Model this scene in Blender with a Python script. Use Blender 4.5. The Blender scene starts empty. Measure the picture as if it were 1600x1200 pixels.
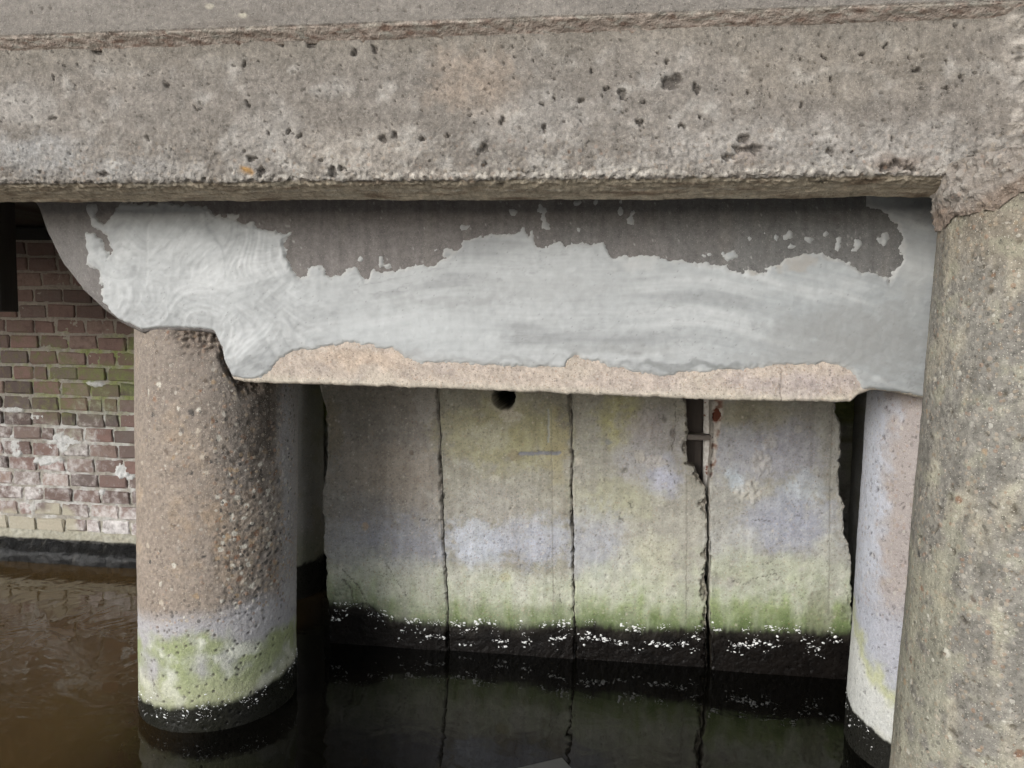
import bpy, bmesh, math, random
import numpy as np
from mathutils import Vector, Matrix

sc = bpy.context.scene
col_root = sc.collection
random.seed(7)
RNG = np.random.default_rng(7)

# ------------------------------------------------------------------ camera
EYE = 1.23                       # eye height above the water, metres
FPX = 1155.0                     # focal length in pixels of a 1600 px wide frame
yaw, pitch, roll = (math.radians(a) for a in (7.0, 4.4, 0.9))
fw = np.array([-math.sin(yaw)*math.cos(pitch), math.cos(yaw)*math.cos(pitch), -math.sin(pitch)])
rt = np.cross(fw, [0, 0, 1.0]); rt /= np.linalg.norm(rt)
up = np.cross(rt, fw)
RT = rt*math.cos(roll) + up*math.sin(roll)
UP = up*math.cos(roll) - rt*math.sin(roll)
CAM = np.array([0, 0, EYE])
cd = bpy.data.cameras.new('camera'); cam = bpy.data.objects.new('camera', cd)
col_root.objects.link(cam)
cd.sensor_width = 36.0; cd.lens = 36.0*FPX/1600.0; cd.clip_start = 0.05; cd.clip_end = 600
cam.matrix_world = Matrix(((RT[0], UP[0], -fw[0], CAM[0]), (RT[1], UP[1], -fw[1], CAM[1]),
                           (RT[2], UP[2], -fw[2], CAM[2]), (0, 0, 0, 1)))
sc.camera = cam

# ------------------------------------------------------------------ overcast sky and soft sun
SUN_EL, SUN_AZ = math.radians(21), math.radians(212)   # azimuth clockwise from +Y: behind the camera, to its left
w = bpy.data.worlds.new('World'); sc.world = w; w.use_nodes = True
nt = w.node_tree; nt.nodes.clear()
sky = nt.nodes.new('ShaderNodeTexSky'); sky.sky_type = 'NISHITA'; sky.sun_disc = False
sky.sun_elevation = SUN_EL; sky.sun_rotation = SUN_AZ
sky.air_density = 1.0; sky.dust_density = 1.0; sky.ozone_density = 1.0
hs = nt.nodes.new('ShaderNodeHueSaturation'); hs.inputs['Saturation'].default_value = 0.3
bg = nt.nodes.new('ShaderNodeBackground'); bg.inputs['Strength'].default_value = 0.15
wo = nt.nodes.new('ShaderNodeOutputWorld')
nt.links.new(sky.outputs[0], hs.inputs['Color']); nt.links.new(hs.outputs[0], bg.inputs['Color'])
nt.links.new(bg.outputs[0], wo.inputs['Surface'])
sd = bpy.data.lights.new('sun', 'SUN'); sd.energy = 1.5; sd.angle = math.radians(26); sd.color = (1.0, 0.99, 0.975)
sun = bpy.data.objects.new('sun', sd); col_root.objects.link(sun)
sdir = Vector((math.sin(SUN_AZ)*math.cos(SUN_EL), math.cos(SUN_AZ)*math.cos(SUN_EL), math.sin(SUN_EL)))
sun.rotation_euler = sdir.to_track_quat('Z', 'Y').to_euler(); sun.location = (-4, -8, 8)
sc.view_settings.view_transform = 'Standard'; sc.view_settings.look = 'None'
sc.view_settings.gamma = 1.0; sc.view_settings.use_curve_mapping = False
sc.view_settings.exposure = 0.45
sc.render.engine = 'CYCLES'; sc.cycles.max_bounces = 6; sc.cycles.diffuse_bounces = 4
sc.cycles.adaptive_threshold = 0.03
sc.cycles.use_denoising = True

# ------------------------------------------------------------------ geometry helpers
def W(px, py, Y):
    """point on the vertical plane at depth Y that carries a traced outline -> (X, Z)"""
    d = fw + RT*((px-800)/FPX) - UP*((py-600)/FPX)
    t = Y/d[1]
    return d[0]*t, EYE + d[2]*t

def WZ(px, py, Z):
    d = fw + RT*((px-800)/FPX) - UP*((py-600)/FPX)
    t = (Z-EYE)/d[2]
    return d[0]*t, d[1]*t

def trace(pts, Y):
    return np.array([W(x, y, Y) for x, y in pts])

def sstep(a, b, x):
    t = np.clip((x-a)/(b-a), 0, 1)
    return t*t*(3-2*t)

def _hash(ix, iy, s):
    ix = ix.astype(np.int64).astype(np.uint32); iy = iy.astype(np.int64).astype(np.uint32)
    h = ix*np.uint32(374761393) + iy*np.uint32(668265263) + np.uint32((s*1274126177 + 12345) & 0xffffffff)
    h = (h ^ (h >> np.uint32(13)))*np.uint32(1274126177)
    h = (h ^ (h >> np.uint32(16)))*np.uint32(2246822519)
    return ((h ^ (h >> np.uint32(15))) & np.uint32(0xffffff)).astype(np.float64)/16777216.0

def noise(u, v, s=0):
    u, v = np.broadcast_arrays(np.asarray(u, float), np.asarray(v, float))
    iu = np.floor(u); iv = np.floor(v); fu = u-iu; fv = v-iv
    def g(dx, dy):
        a = _hash(iu+dx, iv+dy, s)*2*np.pi
        return np.cos(a)*(fu-dx) + np.sin(a)*(fv-dy)
    su = fu*fu*fu*(fu*(fu*6-15)+10); sv = fv*fv*fv*(fv*(fv*6-15)+10)
    a = g(0, 0); b = g(1, 0); c = g(0, 1); d = g(1, 1)
    return ((a+(b-a)*su)*(1-sv) + (c+(d-c)*su)*sv)*1.5

def fbm(u, v, f=1.0, o=4, s=0, gain=0.5):
    r = 0; a = 1.0; tot = 0
    for k in range(o):
        r = r + a*noise(u*f, v*f, s+k*17); tot += a; a *= gain; f *= 2.03
    return r/tot*1.4

def worley(u, v, f, s=0):
    """nearest and second distances (in cells) and the id of the nearest cell"""
    u = np.asarray(u, float)*f; v = np.asarray(v, float)*f
    iu = np.floor(u); iv = np.floor(v)
    d1 = np.full(u.shape, 9.0); d2 = d1.copy(); cid = np.zeros(u.shape)
    for dx in (-1, 0, 1):
        for dy in (-1, 0, 1):
            cx = iu+dx; cy = iv+dy
            px = cx+_hash(cx, cy, s); py = cy+_hash(cx, cy, s+5)
            d = np.hypot(u-px, v-py); h = _hash(cx, cy, s+9)
            m = d < d1
            d2 = np.where(m, d1, np.minimum(d2, d)); cid = np.where(m, h, cid); d1 = np.where(m, d, d1)
    return d1, d2, cid

def signed(poly, u, v):
    """signed distance to a closed polygon, positive inside"""
    d = np.full(u.shape, 1e9); ins = np.zeros(u.shape, bool)
    n = len(poly)
    for i in range(n):
        a = poly[i]; b = poly[(i+1) % n]; e = b-a
        wx = u-a[0]; wy = v-a[1]
        t = np.clip((wx*e[0]+wy*e[1])/(e@e+1e-12), 0, 1)
        d = np.minimum(d, np.hypot(wx-e[0]*t, wy-e[1]*t))
        c = ((a[1] > v) != (b[1] > v))
        with np.errstate(divide='ignore', invalid='ignore'):
            xi = (b[0]-a[0])*(v-a[1])/(b[1]-a[1]) + a[0]
        ins ^= (c & (u < xi))
    return np.where(ins, d, -d)

def polyline_dist(pts, u, v):
    d = np.full(u.shape, 1e9)
    for a, b in zip(pts[:-1], pts[1:]):
        e = b-a; wx = u-a[0]; wy = v-a[1]
        t = np.clip((wx*e[0]+wy*e[1])/(e@e+1e-12), 0, 1)
        d = np.minimum(d, np.hypot(wx-e[0]*t, wy-e[1]*t))
    return d

def mixc(c, rgb, m):
    return c*(1-m[..., None]) + np.asarray(rgb)*m[..., None]

def srgb(r, g, b):
    return tuple(((x/255)/12.92 if x/255 <= .04045 else ((x/255+.055)/1.055)**2.4) for x in (r, g, b))

def blobs(c, u, v, lst, Y, s=0, warp=0.02):
    """stains: (px, py, rx, ry, rgb, strength) traced on plane Y; edges broken by noise"""
    wu = u + fbm(u, v, 14, 3, s+300)*warp; wv = v + fbm(u, v, 14, 3, s+301)*warp
    br = fbm(u, v, 45, 4, s+302)*.8 + fbm(u, v, 12, 4, s+303)*.9
    for px, py, rx, ry, rgb, st in lst:
        x, z = W(px, py, Y); k = 1/FPX*Y*1.03
        d = np.hypot((wu-x)/(rx*k), (wv-z)/(ry*k))
        m = sstep(1.2, .45, d + br*.42)*st*(.8+.35*np.clip(br, -.6, .6))
        c = mixc(c, rgb, m)
    return c

def finish(o, parent=None, label=None, cat=None, group=None, kind=None):
    if cat and not kind: kind = 'thing'
    if parent is not None: o.parent = parent
    for k, x in (('label', label), ('category', cat), ('group', group), ('kind', kind)):
        if x: o[k] = x
    return o

def empty(name, loc, **k):
    o = bpy.data.objects.new(name, None); col_root.objects.link(o); o.location = loc
    o.empty_display_size = 0.1
    return finish(o, **k)

def grid(name, P, mat, colr=None, mask=None, parent=None, closed=False, keep=None, flip=False, **k):
    """P: (n, m, 3) lattice of points -> one smooth mesh with 'Col' and 'Mask' attributes"""
    n, m = P.shape[:2]
    idx = np.arange(n*m).reshape(n, m)
    A = np.concatenate([idx, idx[:1]], 0) if closed else idx
    a, b, c, d = A[:-1, :-1], A[1:, :-1], A[1:, 1:], A[:-1, 1:]
    q = np.stack([a, d, c, b] if flip else [a, b, c, d], -1).reshape(-1, 4)
    if keep is not None:
        kp = keep.reshape(-1)
        q = q[kp[q].all(1)]
        used = np.zeros(n*m, bool); used[q.reshape(-1)] = True
        re = np.cumsum(used)-1; q = re[q]
        V = P.reshape(-1, 3)[used]
    else:
        used = slice(None); V = P.reshape(-1, 3)
    me = bpy.data.meshes.new(name)
    me.vertices.add(len(V)); me.vertices.foreach_set('co', V.astype(np.float32).ravel())
    me.loops.add(q.size); me.loops.foreach_set('vertex_index', q.astype(np.int32).ravel())
    me.polygons.add(len(q)); me.polygons.foreach_set('loop_start', (np.arange(len(q))*4).astype(np.int32))
    me.polygons.foreach_set('use_smooth', np.ones(len(q), bool))
    me.update(calc_edges=True)
    for nm, arr in (('Col', colr), ('Mask', mask)):
        if arr is not None:
            at = me.attributes.new(nm, 'FLOAT_COLOR', 'POINT')
            full = np.ones((n*m, 4), np.float32); full[:, :3] = np.clip(arr.reshape(-1, 3), 0, 1)
            at.data.foreach_set('color', full[used].ravel())
    me.materials.append(mat)
    o = bpy.data.objects.new(name, me); col_root.objects.link(o)
    if parent is not None:
        o.location = -parent.location
    return finish(o, parent, **k)

def masks(shape, wet=0, agg=0, rough=0):
    M = np.zeros(shape+(3,)); M[..., 0] = wet; M[..., 1] = agg; M[..., 2] = rough
    return M

def box_mesh(name, lo, hi, mat, parent=None, bev=0.004, jit=0.0, seed=0, seg=1, **k):
    bm = bmesh.new(); bmesh.ops.create_cube(bm, size=1)
    for vtx in bm.verts:
        vtx.co = Vector([lo[i] + (vtx.co[i]+.5)*(hi[i]-lo[i]) for i in range(3)])
    if bev: bmesh.ops.bevel(bm, geom=bm.edges[:], offset=bev, segments=seg, affect='EDGES', profile=.5)
    r = random.Random(seed)
    if jit:
        for vtx in bm.verts: vtx.co += Vector([r.uniform(-jit, jit) for _ in range(3)])
    me = bpy.data.meshes.new(name); bm.to_mesh(me); bm.free(); me.materials.append(mat)
    o = bpy.data.objects.new(name, me); col_root.objects.link(o)
    if parent is not None: o.location = -parent.location
    return finish(o, parent, **k)

# ------------------------------------------------------------------ materials
def new_mat(name):
    m = bpy.data.materials.new(name); m.use_nodes = True
    t = m.node_tree; t.nodes.clear()
    o = t.nodes.new('ShaderNodeOutputMaterial'); b = t.nodes.new('ShaderNodeBsdfPrincipled')
    t.links.new(b.outputs[0], o.inputs['Surface'])
    return m, t, b

class N:
    """tiny node-graph helper"""
    def __init__(s, t): s.t = t
    def put(s, sock, val):
        if isinstance(val, bpy.types.NodeSocket): s.t.links.new(val, sock)
        elif val is not None:
            try: sock.default_value = val
            except Exception: sock.default_value = tuple(val)+(1,)
    def math(s, op, a, b=None, clamp=False):
        n = s.t.nodes.new('ShaderNodeMath'); n.operation = op; n.use_clamp = clamp
        s.put(n.inputs[0], a)
        if b is not None: s.put(n.inputs[1], b)
        return n.outputs[0]
    def mix(s, f, a, b, blend='MIX'):
        n = s.t.nodes.new('ShaderNodeMix'); n.data_type = 'RGBA'; n.blend_type = blend
        s.put(n.inputs[0], f); s.put(n.inputs[6], a); s.put(n.inputs[7], b)
        return n.outputs[2]
    def noise(s, co, scale, detail=4, rough=.6, out='Fac', distort=0):
        n = s.t.nodes.new('ShaderNodeTexNoise'); s.put(n.inputs['Vector'], co)
        n.inputs['Scale'].default_value = scale; n.inputs['Detail'].default_value = detail
        n.inputs['Roughness'].default_value = rough; n.inputs['Distortion'].default_value = distort
        return n.outputs[out]
    def vor(s, co, scale, feature='F1', out='Distance', rnd=1):
        n = s.t.nodes.new('ShaderNodeTexVoronoi'); n.feature = feature; s.put(n.inputs['Vector'], co)
        n.inputs['Scale'].default_value = scale; n.inputs['Randomness'].default_value = rnd
        return n.outputs if out is None else n.outputs[out]
    def rng(s, x, a, b, c=0.0, d=1.0):
        n = s.t.nodes.new('ShaderNodeMapRange'); n.clamp = True; n.interpolation_type = 'SMOOTHSTEP'
        s.put(n.inputs['Value'], x)
        for k, v in zip(('From Min', 'From Max', 'To Min', 'To Max'), (a, b, c, d)): n.inputs[k].default_value = v
        return n.outputs[0]
    def ramp(s, x, stops):
        n = s.t.nodes.new('ShaderNodeValToRGB'); s.put(n.inputs[0], x); e = n.color_ramp.elements
        while len(e) < len(stops): e.new(0.5)
        for k, (p, c) in enumerate(stops): e[k].position = p; e[k].color = tuple(c)+(1,)
        return n.outputs[0]
    def attr(s, name, out='Color'):
        n = s.t.nodes.new('ShaderNodeAttribute'); n.attribute_name = name; return n.outputs[out]
    def sep(s, c):
        n = s.t.nodes.new('ShaderNodeSeparateColor'); s.put(n.inputs[0], c); return n.outputs
    def bump(s, h, strength, dist, nrm=None):
        n = s.t.nodes.new('ShaderNodeBump'); n.inputs['Strength'].default_value = strength
        n.inputs['Distance'].default_value = dist; s.put(n.inputs['Height'], h)
        if nrm is not None: s.put(n.inputs['Normal'], nrm)
        return n.outputs[0]
    def pos(s):
        return s.t.nodes.new('ShaderNodeNewGeometry').outputs['Position']

def concrete(name, grain=.35, bump=.6, pebble=70.0, fleck=.0, rough=.88):
    """albedo comes from the 'Col' attribute; nodes add sand grain, pores, aggregate and relief"""
    m, t, b = new_mat(name); n = N(t); p = n.pos()
    c = n.attr('Col'); mk = n.sep(n.attr('Mask')); wet, agg, rg = mk[0], mk[1], mk[2]
    g1 = n.noise(p, 380, 1, .7); g2 = n.noise(p, 110, 2, .65); g3 = n.noise(p, 26, 3, .6)
    gg = n.math('ADD', n.math('MULTIPLY', n.math('SUBTRACT', g1, .5), 1.5), n.math('MULTIPLY', n.math('SUBTRACT', g2, .5), 1.5))
    gg = n.math('ADD', gg, n.math('MULTIPLY', n.math('SUBTRACT', g3, .5), .8))
    f = n.math('ADD', 1.0, n.math('MULTIPLY', gg, grain))
    cc = n.mix(1.0, c, f, 'MULTIPLY')
    # pores
    pore = n.vor(p, 95, 'F1'); pm = n.rng(n.math('ADD', pore, n.math('MULTIPLY', g3, .35)), .22, .30, 1, 0)
    dry = n.math('SUBTRACT', 1.0, wet)
    cc = n.mix(n.math('MULTIPLY', n.math('MULTIPLY', pm, dry), .6), cc, (.05, .045, .04))
    # exposed aggregate
    vo = n.vor(p, pebble, 'F1', None); vd, vc = vo['Distance'], vo['Color']
    vs = n.sep(vc)
    pr = n.rng(n.math('SUBTRACT', vd, n.math('MULTIPLY', vs[2], .30)), .16, .24, 1, 0)
    tone = n.ramp(vs[0], [(0, (.045, .042, .04)), (.25, (.12, .105, .09)), (.42, (.30, .22, .14)), (.6, (.45, .39, .31)), (.72, (.28, .15, .085)), (.9, (.44, .40, .34)), (1, (.62, .59, .52))])
    pk = n.math('MULTIPLY', n.math('MULTIPLY', pr, n.rng(vs[1], .15, .4)), n.math('MULTIPLY', agg, dry))
    cc = n.mix(n.math('MULTIPLY', pk, .85), cc, tone)
    rim = n.math('MULTIPLY', n.math('MULTIPLY', n.rng(n.math('SUBTRACT', vd, n.math('MULTIPLY', vs[2], .30)), .18, .32, 0, 1), n.math('MULTIPLY', agg, dry)), .35)
    cc = n.mix(n.math('MULTIPLY', rim, n.rng(g2, .45, .65)), cc, (.08, .068, .055))
    if fleck:
        fo = n.vor(p, 230, 'F1', None); fd = fo['Distance']; fc = n.sep(fo['Color'])
        fm = n.math('MULTIPLY', n.rng(fd, .2, .3, 1, 0), n.math('GREATER_THAN', fc[0], .72))
        cc = n.mix(n.math('MULTIPLY', n.math('MULTIPLY', fm, dry), fleck), cc, (.62, .58, .5))
    t.links.new(cc, b.inputs['Base Color'])
    r = n.math('SUBTRACT', rough, n.math('MULTIPLY', wet, rough-.3))
    r = n.math('ADD', r, n.math('MULTIPLY', n.math('SUBTRACT', g2, .5), .25), True)
    t.links.new(r, b.inputs['Roughness'])
    t.links.new(n.math('SUBTRACT', .35, n.math('MULTIPLY', wet, .2)), b.inputs['Specular IOR Level'])
    h = n.math('ADD', n.math('MULTIPLY', g1, .35), g2)
    h = n.math('SUBTRACT', h, n.math('MULTIPLY', pm, .8))
    h = n.math('ADD', h, n.math('MULTIPLY', n.math('MULTIPLY', pk, .9), n.math('SUBTRACT', .6, vd)))
    h = n.math('ADD', h, n.math('MULTIPLY', n.math('MULTIPLY', rg, n.noise(p, 60, 2, .7)), 2.5))
    t.links.new(n.bump(h, bump, .004), b.inputs['Normal'])
    return m

M_beam = concrete('edge_beam_concrete', .52, .85, 80, .25)
M_cross = concrete('cross_beam_concrete', .42, .45, 160, .2)
M_col = concrete('pile_concrete', .42, .8, 75, .6)
M_near = concrete('near_pile_concrete', .58, .9, 88, .6)
M_panel = concrete('panel_concrete', .40, .6, 120, .12)
M_dark = concrete('inner_concrete', .3, .4, 90)

def plaster_mat():
    m, t, b = new_mat('wet_mortar_plaster'); n = N(t); p = n.pos()
    c = n.attr('Col'); g1 = n.noise(p, 300, 3, .7); g2 = n.noise(p, 70, 4, .6)
    f = n.math('ADD', .9, n.math('MULTIPLY', n.math('ADD', g1, g2), .1))
    t.links.new(n.mix(1, c, f, 'MULTIPLY'), b.inputs['Base Color'])
    b.inputs['Roughness'].default_value = .8; b.inputs['Specular IOR Level'].default_value = .3
    t.links.new(n.bump(n.math('ADD', n.math('MULTIPLY', g1, .5), g2), .35, .003), b.inputs['Normal'])
    return m
M_plaster = plaster_mat()

def simple(name, rgb, rough=.8, nscale=60, namp=.4, bump=.4, dist=.003, stretch=(1, 1, 1), metallic=0):
    m, t, b = new_mat(name); n = N(t)
    mp = t.nodes.new('ShaderNodeMapping'); mp.inputs['Scale'].default_value = stretch
    t.links.new(n.pos(), mp.inputs['Vector']); p = mp.outputs[0]
    g = n.noise(p, nscale, 5, .65); g2 = n.noise(p, nscale*5, 3, .6)
    f = n.math('ADD', 1-namp*.75, n.math('ADD', n.math('MULTIPLY', g, namp), n.math('MULTIPLY', g2, namp*.5)))
    t.links.new(n.mix(1, tuple(rgb)+(1,), f, 'MULTIPLY'), b.inputs['Base Color'])
    b.inputs['Roughness'].default_value = rough; b.inputs['Metallic'].default_value = metallic
    t.links.new(n.bump(n.math('ADD', g, n.math('MULTIPLY', g2, .4)), bump, dist), b.inputs['Normal'])
    return m
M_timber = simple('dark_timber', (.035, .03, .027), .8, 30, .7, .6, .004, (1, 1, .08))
M_oldwood = simple('wet_brown_wood', (.075, .06, .05), .85, 30, .8, .6, .004, (1, 1, .1))
M_fleck = simple('white_glint_scum', (.8, .8, .78), .5, 200, .2, .1)  # white for the painted sky glints on wet bands and for floating scum
M_bracket = simple('grimy_iron', (.13, .11, .095), .8, 90, .6, .5)
M_board = simple('grey_board', (.06, .06, .057), .6, 40, .3, .2)

# ------------------------------------------------------------------ water
def water_mat():
    m, t, b = new_mat('canal_water'); n = N(t); p = n.pos()
    s = t.nodes.new('ShaderNodeSeparateXYZ'); t.links.new(p, s.inputs[0])
    big = n.noise(p, 1.2, 3, .5)
    # browner towards the brick wall, near black between the piles
    x = n.math('ADD', s.outputs[0], n.math('MULTIPLY', n.math('SUBTRACT', big, .5), .5))
    k = n.rng(x, -1.75, -1.05, 1, 0)
    c = n.mix(k, (.003, .0027, .002, 1), (.076, .047, .017, 1))
    t.links.new(c, b.inputs['Base Color'])
    b.inputs['Roughness'].default_value = .025; b.inputs['IOR'].default_value = 1.30
    r1 = n.noise(p, 4.2, 1, .5, distort=2.8); r2 = n.noise(p, 19, 2, .5, distort=1.6)
    h = n.math('ADD', r1, n.math('MULTIPLY', r2, .06))
    h = n.math('MULTIPLY', h, n.math('ADD', .5, n.math('MULTIPLY', k, .5)))
    t.links.new(n.bump(h, .13, .02), b.inputs['Normal'])
    return m
bm = bmesh.new(); bmesh.ops.create_grid(bm, x_segments=1, y_segments=1, size=150)
me = bpy.data.meshes.new('water'); bm.to_mesh(me); bm.free(); me.materials.append(water_mat())
water = bpy.data.objects.new('water', me); col_root.objects.link(water)
finish(water, kind='structure', label='dark still canal water, brown at the brick wall and black between the piles')

# added pale slab, out of view behind the camera, throwing light up under the bridge
bounce_slab = box_mesh('bounce_slab', (-14, -9, -.5), (14, -.35, .22), simple('bounce_slab_pale', (.58, .56, .53), .9, 6, .3), None, .02, 0, 0, 1, kind='structure', label='added pale slab out of view that bounces light under the bridge')
# ------------------------------------------------------------------ bridge deck (soffit over the edge beam)
BEAM_Y, BEAM_B = 1.741, 1.574          # front face, underside
BEAM_T = EYE + 0.712/1.85*BEAM_Y       # top of face, under the rough joint
CROSS_Y = 2.012                        # face of the plastered cross beam
def spaced(a, b, step, fa, fb, fine):
    x = list(np.arange(a, fa, step)) + list(np.arange(fa, fb, fine)) + list(np.arange(fb, b+step*.5, step))
    return np.array(x)
DECK_Y, DECK_B = 1.711, 1.921
deck = empty('bridge_deck', (0, 3.5, 1.95), label='smooth grey concrete deck edge along the very top of the view', cat='bridge deck')
Xs = spaced(-7, 6, .1, -1.75, 1.1, .0042)
rr = .006
prof = [(7, 2.6), (1.8, 2.6), (DECK_Y, 2.6), (DECK_Y, 2.4)] + [(DECK_Y, z) for z in np.arange(2.2, DECK_B+rr, -.004)]
prof += [(DECK_Y+.001, DECK_B+.002), (DECK_Y+.003, DECK_B-.001)]
nf = len(prof)
prof += [(DECK_Y+.006+t*.030, DECK_B-.003-t*.022) for t in np.linspace(0, 1, 10)] + [(BEAM_Y+.02, BEAM_T+.003)] + [(2.0, DECK_B+.03), (4, DECK_B+.03), (7, DECK_B+.03), (7, 2.6)]
prof = np.array(prof); S = np.concatenate([[0], np.cumsum(np.hypot(*np.diff(prof, axis=0).T))])
U, Vv = np.meshgrid(Xs, S, indexing='ij'); under = (np.arange(len(S)) >= nf-2)[None, :]*np.ones(U.shape)
nrm = np.gradient(prof, axis=0); nrm = np.stack([nrm[:, 1], -nrm[:, 0]], 1); nrm /= np.linalg.norm(nrm, axis=1)[:, None]+1e-9
edge = np.exp(-((np.arange(len(S))-nf+1)/1.6)**2)[None, :]*np.ones(U.shape)
D = fbm(U, Vv, 5, 3, 20)*.002 + fbm(U*.3, Vv, 40, 4, 21)*.0008
D += under*(fbm(U*.45, Vv, 60, 4, 30)*.0025) + edge*(fbm(U, Vv*0, 30, 4, 31)*.0025 + fbm(U, Vv*0, 4, 3, 33)*.003)
c = np.zeros(U.shape+(3,)) + np.array((.20, .18, .158))
c = mixc(c, (.27, .245, .215), sstep(.1, .8, fbm(U*.35, Vv, 6, 4, 22))*.7)
c = mixc(c, (.16, .138, .118), sstep(.1, .8, fbm(U*.22, Vv, 14, 4, 23))*.6)
c = c*(1+fbm(U*.5, Vv, 90, 3, 29)*.2)[..., None]
d1, _, ci = worley(U, Vv, 22, 24); pit = sstep(.12, .05, d1)*(ci > .86)*(1-under)
D -= pit*.004; c = mixc(c, (.09, .075, .065), pit*.8)
d1, _, ci = worley(U*.5, Vv, 16, 25); c = mixc(c, (.5, .46, .36), sstep(.12, .05, d1)*(ci > .9)*.6)
uc = np.zeros(c.shape) + np.array((.40, .335, .285)); uc = mixc(uc, (.22, .15, .115), sstep(-.05, .6, fbm(U*.4, Vv, 60, 4, 34)))
uc = mixc(uc, (.40, .37, .32), sstep(.15, .6, fbm(U*.3, Vv, 80, 3, 35)))
c = c*(1-under[..., None]) + uc*under[..., None]
c = mixc(c, (.36, .33, .28), edge*sstep(-.3, .4, fbm(U*.6, Vv, 40, 3, 36))*.8)
P = np.zeros(U.shape+(3,)); P[..., 0] = U; P[..., 1] = prof[:, 0] + D*nrm[:, 0]; P[..., 2] = prof[:, 1] + D*nrm[:, 1]
grid('slab_edge', P, M_beam, c, masks(U.shape, 0, 0, under*.6), deck)

# ------------------------------------------------------------------ edge beam
beam = empty('edge_beam', (0, 1.88, BEAM_B), label='pitted tan concrete edge beam running across the top of the view', cat='beam')
Xs = spaced(-7, 6, .1, -1.72, 1.12, .0034)
rr = .012
prof = [(BEAM_Y, z) for z in np.arange(1.945, BEAM_B+rr, -.0034)]
prof += [(BEAM_Y+rr-rr*math.cos(a), BEAM_B+rr-rr*math.sin(a)) for a in np.linspace(0, 1.57, 7)]
nf = len(prof)
UB = .10                                # underside rakes down to a thin back edge
prof += [(y, BEAM_B-.030*(y-BEAM_Y)/UB) for y in np.arange(BEAM_Y+rr+.004, BEAM_Y+UB, .0035)]
prof += [(BEAM_Y+UB+.006, BEAM_B-.026), (BEAM_Y+UB+.012, BEAM_B+.03), (BEAM_Y+UB+.014, 1.93)]
prof = np.array(prof); S = np.concatenate([[0], np.cumsum(np.hypot(*np.diff(prof, axis=0).T))])
U, Vv = np.meshgrid(Xs, S, indexing='ij')
Zf = 1.945-Vv                       # height measured along the unrolled face
nrm = np.gradient(prof, axis=0); nrm = np.stack([nrm[:, 1], -nrm[:, 0]], 1); nrm /= np.linalg.norm(nrm, axis=1)[:, None]+1e-9
face = (np.arange(len(S)) < nf)[None, :]*np.ones(U.shape)
low = sstep(1.74, 1.60, Zf)*sstep(1.50, 1.57, Zf)          # honeycombed lower part of the face
edge = np.exp(-((Zf-1.583)/.012)**2)
D = fbm(U, Vv, 3, 3, 40)*.004 + fbm(U, Vv, 28, 4, 41)*.0016
D += low*(fbm(U, Vv, 80, 4, 42)*.0048 - np.clip(fbm(U, Vv, 22, 3, 43)-.25, 0, 1)*.010)
D += edge*(fbm(U, Vv, 90, 3, 44)*.004 + fbm(U, Vv*0, 9, 4, 45)*.004 + .001)
D += (1-face)*fbm(U*.3, Vv, 70, 4, 46)*.002
c = np.zeros(U.shape+(3,)) + np.array((.193, .172, .149))
c = mixc(c, (.245, .22, .193), sstep(-.2, .7, fbm(U, Vv, 3.5, 5, 47))*.7)
c = mixc(c, (.185, .162, .138), sstep(.0, .8, fbm(U*.6, Vv, 6, 5, 48))*.7)
c = mixc(c, (.34, .318, .287), sstep(.05, .75, fbm(U, Vv, 16, 5, 49)+low*.22)*.75)
c = mixc(c, (.20, .178, .148), sstep(1.80, 1.90, Zf+fbm(U, Vv, 8, 3, 50)*.03)*.65)
c = mixc(c, (.62, .57, .5), edge*sstep(-.3, .5, fbm(U, Vv, 60, 4, 51))*.8*sstep(-1.7, -.3, U+fbm(U, U*0, 2, 2, 59)*.6))
under = sstep(1.575, 1.562, Zf)
uc = np.zeros(c.shape) + np.array((.46, .395, .30)); uc = mixc(uc, (.24, .18, .125), sstep(-.1, .7, fbm(U*.2, Vv, 40, 4, 52)))
uc = mixc(uc, (.48, .43, .34), sstep(.2, .7, fbm(U*.15, Vv, 55, 4, 53))*.8)
uc = mixc(uc, (.55, .51, .43), np.exp(-((Zf-1.525+fbm(U, U*0, 6, 3, 58)*.006)/.004)**2)*sstep(-.2, .4, fbm(U, Vv*0, 20, 3, 57))*.7)
c = c*(1-under[..., None]) + uc*under[..., None]
LT = (.36, .337, .308)
c = blobs(c, U, Zf, [
    (740, 130, 80, 60, (.30, .235, .18), .6), (60, 240, 100, 36, (.33, .33, .325), .6), (30, 165, 70, 40, LT, .6), (180, 265, 120, 20, (.32, .315, .305), .4),
    (420, 215, 60, 55, LT, .55), (270, 270, 45, 20, LT, .5), (850, 190, 120, 45, LT, .5), (1240, 230, 160, 40, LT, .55), (1100, 225, 90, 35, LT, .45),
    (1440, 235, 110, 45, LT, .45), (560, 240, 130, 35, (.42, .38, .33), .45), (1170, 240, 26, 26, (.2, .15, .12), .5), (1400, 258, 40, 16, (.16, .11, .08), .7),
    (390, 270, 14, 10, (.36, .2, .06), .95), (1540, 265, 40, 22, (.17, .13, .1), .6), (1330, 110, 200, 50, (.235, .205, .165), .5)], BEAM_Y, 60)
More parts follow.
